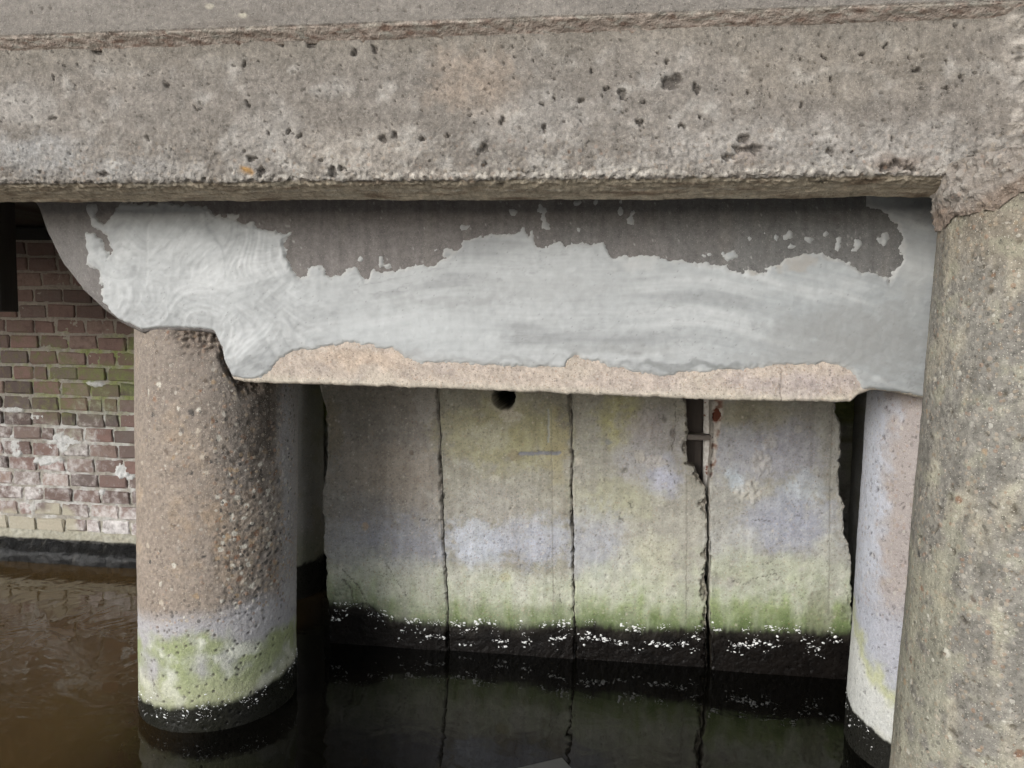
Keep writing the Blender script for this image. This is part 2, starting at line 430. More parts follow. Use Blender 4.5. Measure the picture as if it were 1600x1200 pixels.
PITS = [(258,133,9,8),(553,81,7,8),(585,76,6,9),(150,80,14,9),(258,68,8,6),(486,66,13,8),(437,68,10,5),(370,65,9,5),(685,56,10,5),(388,162,6,4),(452,205,5,9),
        (465,214,7,4),(418,208,4,6),(83,120,3,4),(118,133,3,3),(81,186,4,3),(382,237,6,4),(393,247,15,6),(407,268,9,12),(318,280,7,6),(520,270,9,12),(536,262,7,4),
        (598,216,5,9),(616,210,6,8),(662,216,5,5),(700,210,4,6),(755,230,12,10),(758,256,5,6),(847,163,3,3),(832,97,3,3),(924,112,4,4),(948,138,6,5),(972,146,9,8),
        (940,150,4,5),(908,157,6,5),(866,153,4,3),(1048,130,18,14),(1060,122,8,8),(1088,138,5,12),(1043,95,4,5),(988,46,5,4),(1005,160,6,3),(1066,198,6,5),(1094,185,6,5),
        (1000,192,4,5),(975,176,3,3),(850,200,3,8),(784,190,5,6),(785,184,4,3),(735,180,4,3),(1250,93,4,5),(1288,90,7,4),(1348,87,5,6),(1382,74,4,5),(1421,94,5,5),(1432,110,9,7),
        (1480,97,5,4),(1501,120,6,6),(1480,138,6,5),(1524,110,6,4),(1297,123,4,5),(1254,165,3,6),(1168,146,4,3),(1395,218,4,5),(1297,238,6,4),(1332,236,5,3),(1232,31,14,8),
        (1274,30,10,6),(1163,215,12,10),(1180,232,18,8),(1385,262,16,9),(1405,255,12,7),(1420,264,14,6),(1290,292,24,4),(1545,255,14,12),(1520,250,8,8),(160,272,18,4),
        (1140,245,14,8),(1155,232,16,7),(60,268,4,4),(230,215,4,4),(306,171,4,4),(290,116,3,3),(121,100,3,3),(404,97,4,3),(380,100,3,3),(500,250,4,6),(1490,40,6,3)]
kk = BEAM_Y/FPX*1.05
pm = np.zeros(U.shape)
wu = U + fbm(U, Vv, 60, 3, 61)*.009; wz = Zf + fbm(U, Vv, 60, 3, 62)*.009
for px, py, rx, ry in PITS:
    x, z = W(px, py, BEAM_Y); i0, i1 = np.searchsorted(Xs, (x-.08, x+.08))
    d = np.hypot((wu[i0:i1]-x)/(rx*kk*.75), (wz[i0:i1]-z)/(ry*kk*.75))
    pm[i0:i1] = np.maximum(pm[i0:i1], sstep(1.05, .70, d)*min(1, (rx+ry)/14+.5))
for f, thr, s in ((75, .955, 70), (140, .93, 71)):
    d1, _, ci = worley(wu, Vv*.9, f, s)
    pm = np.maximum(pm, sstep(.24, .08, d1)*(ci > thr)*face*.8*np.where(Zf > 1.585, 1, 0))
D -= pm*.011
c = c*(1+fbm(U, Vv, 110, 3, 76)*.30+fbm(U, Vv, 38, 3, 77)*.25)[..., None]
c = c*(1+fbm(U*.12, Vv, 30, 3, 78)*.12)[..., None]
c = mixc(c, (.06, .051, .044), pm*.8)  # shade of the pit depth painted into the colour
right = sstep(.80, .88, U + fbm(Vv, U, 9, 3, 73)*.03)*sstep(1.2, 1.1, U)        # crumbled rough concrete at the right end
D += right*(.022 + fbm(U, Vv, 40, 4, 74)*.012)
c = mixc(c, (.44, .40, .35), right*sstep(-.3, .5, fbm(U, Vv, 45, 4, 75))*.7)
P = np.zeros(U.shape+(3,)); P[..., 0] = U
P[..., 1] = prof[:, 0] + D*nrm[:, 0]; P[..., 2] = prof[:, 1] + D*nrm[:, 1]
grid('concrete_face', P, M_beam, c, masks(U.shape, 0, low*.35, low*.5+edge*.7+right*.8), beam)

# ------------------------------------------------------------------ plastered cross beam
cross = empty('cross_beam', (0, 2.24, 1.05), label='concrete cross beam under the edge beam, half smeared with pale grey mortar', cat='beam')
BOT = trace([(20,250),(40,300),(60,325),(75,368),(100,415),(130,455),(160,482),(190,506),(222,520),(280,516),(335,521),(346,545),(352,570),(364,594),(380,598),(490,601),(700,608),(900,616),(1100,625),(1330,629),(1342,617),(1362,610),(1400,613),(1440,622),(1500,632),(1650,640)], CROSS_Y)
xs = np.arange(BOT[0, 0], 1.6, .0034)
zb = np.interp(xs, BOT[:, 0], BOT[:, 1]) + fbm(xs, xs*0, 16, 4, 80)*.004 + fbm(xs, xs*0+3, 90, 3, 81)*.0015
nz = 150; rows = np.linspace(0, 1, nz)**.8
TOPZ = 1.93
r0 = .012
Zg = TOPZ + (zb[:, None]+r0-TOPZ)*rows[None, :]
ang = np.linspace(.2, 1.57, 6)
Ya = np.concatenate([np.zeros(nz), r0-r0*np.cos(ang), [.03, .08, .16, .3, .46, .46, .46]])
Zx = np.concatenate([Zg, (zb[:, None]+r0-r0*np.sin(ang)[None, :]), np.repeat(zb[:, None], 5, 1), np.full((len(xs), 1), TOPZ), np.full((len(xs), 1), TOPZ)], 1)
U = np.repeat(xs[:, None], Zx.shape[1], 1)
fm = np.concatenate([np.ones(nz), np.full(6, .6), np.zeros(7)])[None, :]*np.ones(U.shape)
D = fm*(fbm(U, Zx, 4, 3, 82)*.004 + fbm(U, Zx, 40, 4, 83)*.0012)
bl = trace([(362,500),(430,560),(512,500),(600,480),(700,480),(900,480),(1090,490),(1250,495),(1360,505),(1345,605),(1400,610),(1650,620)], CROSS_Y)
barez = np.interp(U, bl[:, 0], bl[:, 1], left=-1)
bare = sstep(.01, -.01, Zx-barez)
dk = np.zeros(U.shape+(3,)) + np.array((.165, .150, .141))
dk = mixc(dk, (.138, .134, .128), sstep(-.3, .5, U+fbm(U, Zx, 3, 3, 84)*.5))
dk = mixc(dk, (.18, .165, .148), sstep(.0, .8, fbm(U*2.2, Zx*.35, 8, 4, 85))*.45)
dk = dk*(1+fbm(U*3, Zx*.3, 18, 4, 96)*.2+fbm(U, Zx, 70, 3, 97)*.16)[..., None]
dk = mixc(dk, (.11, .098, .09), sstep(.1, .8, fbm(U, Zx, 18, 4, 86))*.4)
d1, _, ci = worley(U, Zx, 70, 87)
dk = mixc(dk, (.34, .33, .31), sstep(.22, .08, d1)*(ci > .93)*.8)
dk = mixc(dk, (.20, .19, .18), sstep(-1.45, -1.6, U+fbm(U, Zx, 5, 3, 88)*.08)*.5)
br = np.zeros(U.shape+(3,)) + np.array((.46, .39, .33))
br = mixc(br, (.52, .455, .375), sstep(.0, .7, fbm(U*.6, Zx, 9, 4, 89))*.7)
br = mixc(br, (.36, .31, .28), sstep(.05, .7, fbm(U, Zx, 14, 4, 90))*.5)
br = mixc(br, (.55, .50, .41), sstep(.03, .006, Zx-zb[:, None])*.6)
br = blobs(br, U, Zx, [(560,560,80,20,(.52,.40,.30),.6),(1240,600,110,20,(.38,.33,.33),.6),(1000,600,120,16,(.47,.40,.36),.5)], CROSS_Y, 91)
br = br*(1+fbm(U, Zx, 110, 3, 94)*.28+fbm(U, Zx, 30, 4, 95)*.25)[..., None]
c = dk*(1-bare[..., None]) + br*bare[..., None]
crack = polyline_dist(trace([(1219,575),(1221,590),(1219,605),(1221,628)], CROSS_Y), U + fbm(U, Zx, 90, 2, 92)*.003, Zx)
cr = sstep(.0022, .0008, crack); D -= cr*.002; c = mixc(c, (.12, .10, .09), cr*.6)
Yx = CROSS_Y + Ya[None, :] - D
grid('body', np.stack([U, np.broadcast_to(Yx, U.shape), Zx], -1), M_cross, c, masks(U.shape, 0, bare*.5, bare*.25), cross)

# smeared repair mortar: a real coat whose height drops below the face outside its outline
PL = [(134,322),(150,318),(152,340),(163,352),(176,330),(190,318),(287,318),(321,325),(344,338),(370,346),(389,348),(426,361),(454,363),(447,376),(449,401),(464,431),(480,432),(482,417),(501,416),(516,434),(561,417),(572,436),(585,420),(602,427),(650,414),(684,414),(700,400),(712,392),(725,376),(770,365),(785,370),(819,353),(826,372),(832,357),(837,382),(875,381),(942,378),(949,387),(958,403),(1001,399),(1042,402),(1087,411),(1125,414),(1162,424),(1190,425),(1226,403),(1271,394),(1290,399),(1320,409),(1346,424),(1369,426),(1391,436),(1408,409),(1408,375),(1402,349),(1384,336),(1359,322),(1352,296),(1475,290),(1475,640),(1440,621),(1384,612),(1348,606),(1340,596),(1331,579),(1305,569),(1275,568),(1219,571),(1162,577),(1087,580),(1031,588),(994,583),(949,571),(911,559),(900,553),(880,574),(800,573),(700,566),(662,568),(632,558),(614,546),(569,539),(539,536),(512,541),(460,550),(437,559),(420,580),(408,592),(392,594),(374,596),(362,596),(352,572),(345,541),(332,523),(284,518),(227,519),(209,510),(181,499),(163,474),(156,442),(157,424),(136,412),(134,364),(140,362),(160,372),(172,400),(176,390),(165,366),(140,352)]
poly = trace(PL, CROSS_Y)
gx = np.arange(poly[:, 0].min()-.02, poly[:, 0].max()+.01, .0032); gz = np.arange(poly[:, 1].min()-.02, 1.62, .0032)
U, Zx = np.meshgrid(gx, gz, indexing='ij')
jag = fbm(U, Zx, 35, 4, 100)
s0 = signed(poly, U + fbm(U, Zx, 30, 3, 101)*.007, Zx + fbm(U, Zx, 30, 3, 102)*.007)
for px, py, rx, ry in [(940,398,4,4),(725,356,6,4),(800,330,5,4),(845,328,6,7),(848,340,5,8),(853,352,7,4),(900,318,5,4),(930,316,5,5),(970,328,4,10),(986,342,6,9),(1142,398,9,7),(1130,396,4,4),(1212,372,5,6),(1234,366,4,4),(1238,385,5,4),(1265,375,6,4),(1310,384,4,9),(1340,380,5,9),(1382,372,5,10),(1373,376,4,5),(1334,392,4,3),(700,398,9,7),(683,391,4,3),(565,405,5,4),(596,410,5,8),(605,417,6,4),(490,420,5,5),(1108,397,3,2),(1100,398,3,2),(1228,371,4,3),(365,338,7,3),(905,360,3,3),(1290,366,4,3),(1170,372,3,3),(1195,365,3,3)]:
    x, z = W(px, py, CROSS_Y); k = CROSS_Y/FPX*1.03
    s0 = np.maximum(s0, (1-np.hypot((U-x)/(rx*k), (Zx-z)/(ry*k)))*min(rx, ry)*k)
top_side = sstep(W(600, 520, CROSS_Y)[1], W(600, 490, CROSS_Y)[1], Zx)
s1 = s0 + jag*.007*(.3+top_side) + fbm(U, Zx, 110, 4, 103)*.0040
cx, cz = W(300, 470, CROSS_Y)
leftw = sstep(W(560, 400, CROSS_Y)[0], W(440, 400, CROSS_Y)[0], U)
rad = np.hypot(U-cx, (Zx-cz)*1.15); th = np.arctan2(Zx-cz, U-cx)
wv = fbm(U, Zx, 6, 3, 104)*.06
def trowel(f, s, ratio, fr):
    pu = U + fbm(U, Zx, 7, 2, s+1)*.03; pz = Zx + fbm(U, Zx, 7, 2, s+2)*.03
    d1, d2, ci = worley(pu, pz, f, s); a = ci*2.4-1.2 + fbm(U, Zx, 3, 2, s+3)*.2
    return fbm((U*np.cos(a)+Zx*np.sin(a))*ratio + ci*9, -U*np.sin(a)+Zx*np.cos(a) + ci*5, fr, 4, s+4)*sstep(0, .18, d2-d1), ci, sstep(.10, .0, d2-d1)
t1, c1, e1 = trowel(4.5, 105, .10, 24); t2, c2, e2 = trowel(9, 305, .16, 60)
wr = fbm(U, Zx, 4, 2, 316)*.09
swirl = t1*.8 + t2*.4 + .45*fbm(rad+wr, th*.035+wr*.5, 22, 5, 315)*sstep(-.3, .5, fbm(U, Zx, 6, 2, 317)+.1)
drag = fbm(U*.14+wv*.6, Zx+wv*.5+.04*np.sin(U*4), 60, 4, 106)
dab = fbm(U, Zx, 14, 4, 107)
st = leftw*swirl + (1-leftw)*drag
thick = .0034 + leftw*(.0018 + .013*sstep(.0, .09, s0))
h = np.minimum(thick*sstep(-.001, .008, s1)+np.minimum(s1, 0)*1.2, s1*1.4)
ins = sstep(.0, .012, s1)
h = h + ins*(st*(.0004+.0022*leftw) + dab*(.0005+.0003*leftw) + leftw*((c1-.5)*.002+(c2-.5)*.0006) + (fbm(U, Zx, 3, 3, 108)+.3)*.002)
h = np.where(s1 > 0, np.maximum(h, np.minimum(.0012, s1)), h)
ridge = np.clip(1-np.abs(fbm(U+wv, Zx-wv, 9, 3, 109))*9, 0, 1)*leftw
h += ins*(ridge*.0006 + leftw*e2*.0006)
zlow = np.interp(U, xs, zb)
h -= sstep(.016, 0, Zx-zlow)*.018*sstep(-.4, -1.2, U) + sstep(.010, 0, Zx-zlow)*.008
# long sweeping streaks left by the trowel
arc = Zx - .09*np.sin((U+.95)*1.9) - fbm(U, U*0, 1.5, 2, 117)*.05
s_long = fbm(U*.10, arc, 13, 5, 118); s_fine = fbm(U*.05, arc, 120, 3, 119); cloud = fbm(U*.7, Zx, 5, 4, 110)
c = np.zeros(U.shape+(3,)) + np.array((.405, .425, .436))
rgt = sstep(-.35, .75, U + fbm(U, Zx, 3, 3, 121)*.3)
c = mixc(c, (.31, .335, .348), rgt*.85)
c = mixc(c, (.50, .522, .535), sstep(.0, .7, s_long + cloud*.5)*.65)
c = mixc(c, (.25, .262, .270), sstep(.05, .75, -s_long + cloud*.5 - .05)*.6*(1-leftw*.6))
c = c*(1 + s_fine*.07*(1-leftw*.5) + fbm(U, Zx, 45, 3, 113)*.10 + (dab*.10 + (c1-.5)*.12 + swirl*.26)*leftw)[..., None]
scr = np.clip(1-np.abs(fbm(U*.16+wv, arc, 26, 3, 114))*16, 0, 1)*sstep(.0, .5, fbm(U*.5, Zx, 7, 3, 115)); c = mixc(c, (.24, .245, .25), scr*.5*(1-leftw*.5))
d1, _, ci = worley(U, Zx, 90, 116); por = sstep(.2, .08, d1)*(ci > .94); c = mixc(c, (.18, .18, .18), por*.6)
c = blobs(c, U, Zx, [(1330,530,130,55,(.26,.268,.268),.8),(1250,560,120,14,(.30,.31,.31),.6),(850,450,170,20,(.33,.345,.35),.5),(700,470,140,8,(.30,.31,.315),.5),(1080,572,120,8,(.17,.18,.18),.8),
    (1240,405,60,12,(.36,.34,.31),.7),(1190,416,30,10,(.30,.27,.22),.8),(1430,420,30,70,(.36,.375,.375),.6),(640,520,170,40,(.50,.53,.545),.6),(950,545,110,9,(.28,.29,.29),.6),(800,563,120,6,(.27,.28,.28),.6),(1000,410,40,14,(.52,.53,.53),.5),(640,555,60,8,(.30,.30,.30),.5)], CROSS_Y, 112, .03)
c = c*np.array((1.03, 1.0, .965))*(.95+.06*leftw[..., None])
thin = sstep(.012, .0, s0)
c = mixc(c, (.42, .41, .385), thin*.5)
keep = (s1 > -.009) & (Zx > zlow+.001)
grid('mortar_smear', np.stack([U, CROSS_Y-h-(fbm(U, Zx, 4, 3, 82)*.004+np.maximum(fbm(U, Zx, 40, 4, 83)*.0012, -.0004)), Zx], -1), M_plaster, c, masks(U.shape), cross, keep=keep, label='pale grey trowelled repair mortar')

# ------------------------------------------------------------------ round concrete piles
def fleck_mesh(name, pts, nrms, sizes, parent, mat=M_fleck):
    V = []; Fc = []
    r = np.random.default_rng(len(pts))
    for p, n_, s in zip(pts, nrms, sizes):
        n_ = np.asarray(n_, float); n_ /= np.linalg.norm(n_)+1e-9
        t1 = np.cross(n_, [0, 0, 1.0]); t1 /= np.linalg.norm(t1)+1e-9; t2 = np.cross(n_, t1)
        a0 = r.normal(0, .35); e = r.uniform(.3, .75); k = 6; b = len(V)
        for j in range(k):
            a = j/k*2*np.pi; q = s*r.uniform(.6, 1.15)
            x = math.cos(a)*q; y = math.sin(a)*q*e
            V.append(p + t1*(x*math.cos(a0)-y*math.sin(a0)) + t2*(x*math.sin(a0)+y*math.cos(a0)) - n_*s*.2)
        V.append(p + n_*s*.35)
        for j in range(k): Fc.append((b+j, b+(j+1) % k, b+k))
    me = bpy.data.meshes.new(name); me.from_pydata([tuple(v) for v in V], [], Fc); me.materials.append(mat)
    o = bpy.data.objects.new(name, me); col_root.objects.link(o); o.location = -parent.location
    return finish(o, parent, kind='stuff')

def pile(center, r, ztop, mat, colour, disp, lean=(0, 0), step=.0042, seed=0, top_edge=None, flecks=None, **k):
    """tall round pile standing in the water; colour(T, Z, phi) and disp(T, Z) work on the unrolled face (metres)"""
    root = empty('concrete_pile', (center[0], center[1], 0), **k)
    # unroll so that T = 0 faces the camera
    toc = math.atan2(-center[1], -center[0])
    half = 1.85
    ph = np.concatenate([np.arange(-half, half, step/r), np.linspace(half, 2*math.pi-half, 24, endpoint=False)])
    z = np.arange(-.12, ztop+step, step)
    PH, Z = np.meshgrid(ph, z, indexing='ij'); T = -PH*r
    if top_edge is not None:
        tz = top_edge(T[:, :1]); Z = -.12 + (Z+.12)*(tz+.12)/(ztop+.12)
    D, aggr, rough = disp(T, Z)
    c, wet = colour(T, Z)
    R = r + D
    X = center[0] + R*np.cos(toc+PH) + lean[0]*Z; Y = center[1] + R*np.sin(toc+PH) + lean[1]*Z
    P = np.stack([X, Y, Z], -1)
    # cap ring
    cap = P[:, -1:].copy(); cap[..., 0] = center[0]+lean[0]*ztop; cap[..., 1] = center[1]+lean[1]*ztop
    P = np.concatenate([P, cap], 1)
    c = np.concatenate([c, c[:, -1:]], 1); M = np.concatenate([masks(T.shape, wet, aggr, rough), masks((T.shape[0], 1))], 1)
    grid('shaft', P, mat, c, M, root, closed=True)
    if flecks:
        pts, nr, sz = [], [], []
        rg = np.random.default_rng(seed+5)
        for _ in range(flecks[0]):
            t = rg.uniform(-1.5, 1.5)*r; zc = flecks[1](t, rg)
            if zc is None or noise(t*16, zc*30, seed+9) < -.12: continue
            i = np.argmin(np.abs(ph[:int(2*half*r/step)]*r+t)); j = np.argmin(np.abs(z-zc))
            a = toc-t/r; n_ = np.array([math.cos(a), math.sin(a), 0])
            rr_ = r + (D[i, j] if j < D.shape[1] else 0)
            pts.append(np.array([center[0]+rr_*math.cos(a)+lean[0]*zc, center[1]+rr_*math.sin(a)+lean[1]*zc, zc])); nr.append(n_)
            sz.append(min(.0080, .0012*(1+rg.pareto(1.4))))
        fleck_mesh('glint_fleck', pts, nr, sz, root)  # pale flecks in place of sky glints on the wet shaft
    return root

PR = .243
# pile on the left: T < 0 is its right-hand side as seen
def tone_stack(T, Z, s, layers):
    c = np.zeros(T.shape+(3,)) + np.asarray(layers[0])
    return c
def gravel(T, Z, c, amt, s, f=46):
    d1, d2, ci = worley(T + fbm(T, Z, 60, 2, s+3)*.004, Z + fbm(T, Z, 60, 2, s+4)*.004, f, s)
    pal = np.array([(.05, .048, .047), (.13, .10, .08), (.34, .25, .16), (.46, .40, .33), (.22, .12, .075), (.60, .57, .50), (.28, .25, .22), (.17, .15, .135)])
    k = (ci*977 % 1*8).astype(int) % 8
    m = sstep(.40, .30, d1/(.45+.75*(ci*53 % 1)))*(ci*311 % 1 < amt)
    return c*(1-m[..., None]*.85) + pal[k]*m[..., None]*.85, m
def left_disp(T, Z):
    midr = sstep(.06, -.06, T + fbm(T, Z, 6, 3, 120)*.06)*sstep(-.33, -.2, T)*sstep(.30, .42, Z)
    ag = np.clip(.5 + midr*.7 + fbm(T, Z, 5, 3, 121)*.4, 0, 1)*(1-.7*np.exp(-((T+.12)/.085)**2)*sstep(.72, .95, Z))*sstep(.22, .36, Z)*sstep(.32, .16, T)
    d1, d2, ci = worley(T, Z, 55, 122)
    D = fbm(T, Z, 4, 3, 123)*.003 + fbm(T, Z, 50, 4, 124)*.0010
    D += ag*np.where(ci > .45, sstep(.5, .15, d1)*.0014, -sstep(.4, .1, d1)*.0020*(ci < .25))
    d1, d2, ci = worley(T, Z, 26, 125)
    D -= midr*sstep(.30, .12, d1)*(ci > .75)*.004
    d1, d2, ci = worley(T, Z, 42, 126)
    pt = sstep(.22, .1, d1)*(ci > .72)*sstep(.5, .3, Z)
    D -= pt*.004
    # broken top rim
    brk = sstep(1.185-.06, 1.19, Z + fbm(T, Z, 18, 3, 127)*.03)*sstep(.16, .06, np.abs(T-.03))
    ch = sstep(.06, .03, np.abs(T+.035+(1.19-Z)*.35) - fbm(T, Z, 20, 3, 128)*.025)*sstep(1.0, 1.06, Z)
    D -= np.maximum(brk*.018, ch*.026)*(1+fbm(T, Z, 60, 3, 129)*.8)
    left_disp.pt = pt; left_disp.brk = np.maximum(brk, ch); left_disp.mid = midr
    return D, ag, np.clip(midr*.4+brk+ch, 0, 1)
def wetline(T, base, s, slope=0):
    return base + slope*T + fbm(T, T*0+1, 7, 4, s)*.018 + fbm(T, T*0+1, 40, 3, s+1)*.005
def left_col(T, Z):
    n1 = fbm(T, Z, 6, 5, 130); n2 = fbm(T, Z, 18, 4, 131); n3 = fbm(T, Z, 3, 3, 132)
    c = np.zeros(T.shape+(3,)) + np.array((.27, .225, .188))
    c = mixc(c, (.37, .315, .26), sstep(-.1, .7, n1)*.6)
    c = mixc(c, (.19, .155, .125), sstep(.0, .7, n2)*.4)
    c = mixc(c, (.38, .265, .16), sstep(.15, .6, n1+np.exp(-((Z-.62)/.16)**2-((T+.0)/.1)**2)*.7)*.4)
    c = mixc(c, (.22, .20, .185), left_disp.mid*.5); c = mixc(c, (.21, .182, .160), sstep(.75, 1.1, Z+n1*.1)*.55); c = c*(1+fbm(T, Z, 70, 3, 135)*.3)[..., None]
    c, _ = gravel(T, Z, c, np.clip(.10+left_disp.mid*.8, 0, 1)*sstep(.26, .40, Z)*sstep(.30, .12, T), 136)
    beam_shade = np.exp(-((T+.12)/.085)**2)*sstep(.68, .9, Z + n2*.15)  # cross beam's shadow painted onto the upper right of the shaft
    c = mixc(c, (.07, .058, .048), np.clip(beam_shade*.95 + n2*.3*beam_shade, 0, 1))
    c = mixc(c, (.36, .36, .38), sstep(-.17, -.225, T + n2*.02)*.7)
    c = mixc(c, (.38, .375, .395), sstep(.40, .33, Z + n1*.03 + T*.12)*.9)
    c = mixc(c, (.30, .30, .34), sstep(.1, .6, n1)*sstep(.40, .34, Z)*sstep(.24, .3, Z)*sstep(.05, -.1, T)*.8)
    g = sstep(.305, .255, Z + n2*.03 + np.abs(T-.06)*.15 - .02)
    c = mixc(c, (.27, .31, .15), g*sstep(-.5, .3, n1+.1)*.9)
    c = mixc(c, (.58, .59, .52), g*sstep(.1, .6, fbm(T, Z, 11, 4, 133))*.85)
    c = mixc(c, (.40, .40, .27), g*sstep(.2, .1, Z+n2*.03)*.5)
    c = mixc(c, (.08, .07, .06), left_disp.pt*.8)
    c = mixc(c, (.14, .11, .09), left_disp.brk*.75)
    c = c*np.array((1.06, 1.05, 1.03))
    wl = wetline(T, .083, 134, -.09)
    wet = sstep(.018, -.008, Z-wl+n2*.010)
    c = mixc(c, (.009, .0085, .007), wet*.98)
    return c, wet
Lc = (-1.238, 2.241)
def lf(t, rg):
    w0 = .083-.09*t
    return abs(w0 + rg.choice([0.0, -.03, -.02, .03, .0], p=[.35, .25, .15, .1, .15]) + rg.normal(0, .010))
pile(Lc, PR, 1.20, M_col, left_col, left_disp, seed=1, flecks=(560, lf), lean=(.012, 0), step=.0036,
     top_edge=lambda T: 1.205 - sstep(.02, -.06, T)*.12 + fbm(T, T*0, 14, 3, 140)*.008,
     label='thick tan concrete pile with exposed gravel standing in the water beside the brick wall', cat='pile', group='round concrete piles')

def rear_disp(T, Z):
    D = fbm(T, Z, 4, 3, 150)*.002 + fbm(T, Z, 40, 4, 151)*.0010
    qt = T + fbm(T, Z, 50, 3, 157)*.008; qz = Z + fbm(T, Z, 50, 3, 158)*.008
    d1, _, ci = worley(qt, qz, 60, 152); pt = sstep(.24, .08, d1)*(ci > .82)
    d1, _, ci = worley(qt, qz, 24, 153); pt = np.maximum(pt, sstep(.2, .08, d1)*(ci > .92))
    D -= pt*.004; rear_disp.pt = pt
    return D, .35*sstep(.3, .5, Z), pt*0
def rear_col(T, Z):
    n1 = fbm(T, Z, 6, 5, 154); n2 = fbm(T, Z, 18, 4, 155)
    c = np.zeros(T.shape+(3,)) + np.array((.40, .355, .335))
    c = mixc(c, (.34, .30, .275), sstep(.0, .6, n1)*.5)
    c = mixc(c, (.50, .52, .58), sstep(.14, .225, T + n2*.06 + n1*.03)*.9)          # bluish light from the left painted onto the left flank
    c = mixc(c, (.42, .43, .48), sstep(.55, .40, Z + n1*.06)*.85)
    edge_ = .27 - (T-.1)*.55
    g = np.exp(-((Z-(.215+(T-.1)*.75)+n2*.05)/.03)**2)
    low_ = sstep(.02, -.02, Z-(.205+(T-.1)*.75)+n2*.015)
    c = mixc(c, (.60, .60, .56), low_*.9)
    c = mixc(c, (.47, .48, .25), g*.75)
    c = mixc(c, (.42, .40, .28), sstep(.13, .08, Z+n2*.02)*.5)
    c = mixc(c, (.07, .06, .055), rear_disp.pt*.75)
    wet = sstep(.004, -.004, Z-wetline(T, .085, 156, .12))
    return mixc(c, (.009, .0085, .007), wet*.98), wet
def rf(t, rg):
    return abs(.06+.12*t + rg.choice([0, -.025, .02]) + rg.normal(0, .009))
Rc = (1.002, 2.243)
pile(Rc, PR, 1.12, M_col, rear_col, rear_disp, seed=2, flecks=(260, rf), lean=(.014, 0),
     label='pale lilac grey concrete pile half hidden behind the nearest pile on the right', cat='pile', group='round concrete piles')

def near_disp(T, Z):
    low_ = sstep(.50, .12, Z + T*1.1 + fbm(T, Z, 5, 3, 160)*.16)
    ag = np.clip(.55+low_*.6, 0, 1)
    D = fbm(T, Z, 4, 3, 161)*.003 + fbm(T, Z, 60, 4, 162)*.0012
    d1, _, ci = worley(T, Z, 44, 163)
    D += low_*np.where(ci > .35, sstep(.5, .15, d1)*.0025, 0)
    qt = T + fbm(T, Z, 45, 3, 176)*.012; qz = Z + fbm(T, Z, 45, 3, 177)*.012
    d1, _, ci = worley(qt, qz, 26, 164); pt = sstep(.26, .06, d1)*(ci > .88)
    d1, _, ci = worley(qt, qz, 70, 178); pt = np.maximum(pt, sstep(.26, .08, d1)*(ci > .9))
    pt = np.maximum(pt, np.clip(1-np.abs(fbm(qt*1.3, qz*.6, 16, 3, 179))*22, 0, 1)*sstep(.25, .7, fbm(T, Z, 9, 3, 174))*.7)
    D -= pt*.005; near_disp.pt = pt; near_disp.low = low_
    return D, ag, low_*.5
def near_col(T, Z):
    n1 = fbm(T, Z, 5, 5, 166); n2 = fbm(T, Z, 16, 4, 167); n3 = fbm(T*1.6, Z*.7, 9, 4, 168)
    c = np.zeros(T.shape+(3,)) + np.array((.238, .224, .198))
    c = mixc(c, (.17, .160, .145), sstep(-.1, .6, n1)*.8)
    c = mixc(c, (.40, .365, .285), sstep(.0, .6, n3)*.6)
    c = c*(1+fbm(T, Z, 60, 3, 175)*.35+n2*.25)[..., None]
    c = mixc(c, (.21, .17, .12), sstep(1.2, 1.45, Z - T*.3 + n2*.1)*.6)
    c = mixc(c, (.33, .322, .24), sstep(.1, .6, n2+sstep(.9, .6, Z)*sstep(.08, .18, T)*.7)*.5)
    c = c*(1+fbm(T*3, Z*.35, 14, 4, 173)*.28)[..., None]
    c = mixc(c, (.36, .27, .17), sstep(.45, .8, n1)*.4)
    c = mixc(c, (.48, .41, .33), sstep(.32, .1, Z)*sstep(.05, .2, T)*.6)
    c, _ = gravel(T, Z, c, np.clip(.03+near_disp.low*.85, 0, 1), 196, 46)
    c = mixc(c, (.09, .075, .055), near_disp.pt*.8)
    c = c*np.array((1.0, 1.0, .98))
    wet = sstep(.004, -.004, Z-wetline(T, .08, 169))
    return mixc(c, (.009, .0085, .007), wet*.98), wet
Nc = (.942, 1.75)
near = pile(Nc, PR, 1.57, M_near, near_col, near_disp, seed=3, lean=(.03, 0), step=.0036,
     label='nearest concrete pile, olive tan and gritty, filling the right edge of the view', cat='pile', group='round concrete piles')
# crumbling mortar collar where that pile meets the beam
ph = np.linspace(0, 2*math.pi, 260, endpoint=False); tt = np.linspace(0, 1, 36)
PH, TT = np.meshgrid(ph, tt, indexing='ij')
lump = fbm(np.cos(PH)*1.2+TT*.5, np.sin(PH)*1.2, 2.2, 4, 170)
fine = fbm(PH*.25, TT*.09, 60, 4, 171)
R = PR + .004 + 0.008*np.sin(np.pi*TT)*(1+lump*1.1) + fine*.012 + .004*TT
Zc = 1.475 + .07*sstep(.35, .95, -np.sin(PH))*(1-TT) + TT*.125 + lump*.018*(1-TT) + fbm(PH*.25, TT*.1, 30, 3, 172)*.006
P = np.stack([Nc[0]+.045+R*np.cos(PH), Nc[1]+R*np.sin(PH), Zc], -1)
c = np.zeros(P.shape)+np.array((.25, .22, .19)); c = mixc(c, (.38, .35, .31), sstep(0, .6, fine)*.7)
c = mixc(c, (.2, .14, .1), sstep(.35, .1, TT+lump*.3)*.6)
grid('mortar_collar', P, M_beam, c, masks(PH.shape, 0, .3, .9), near, closed=True)

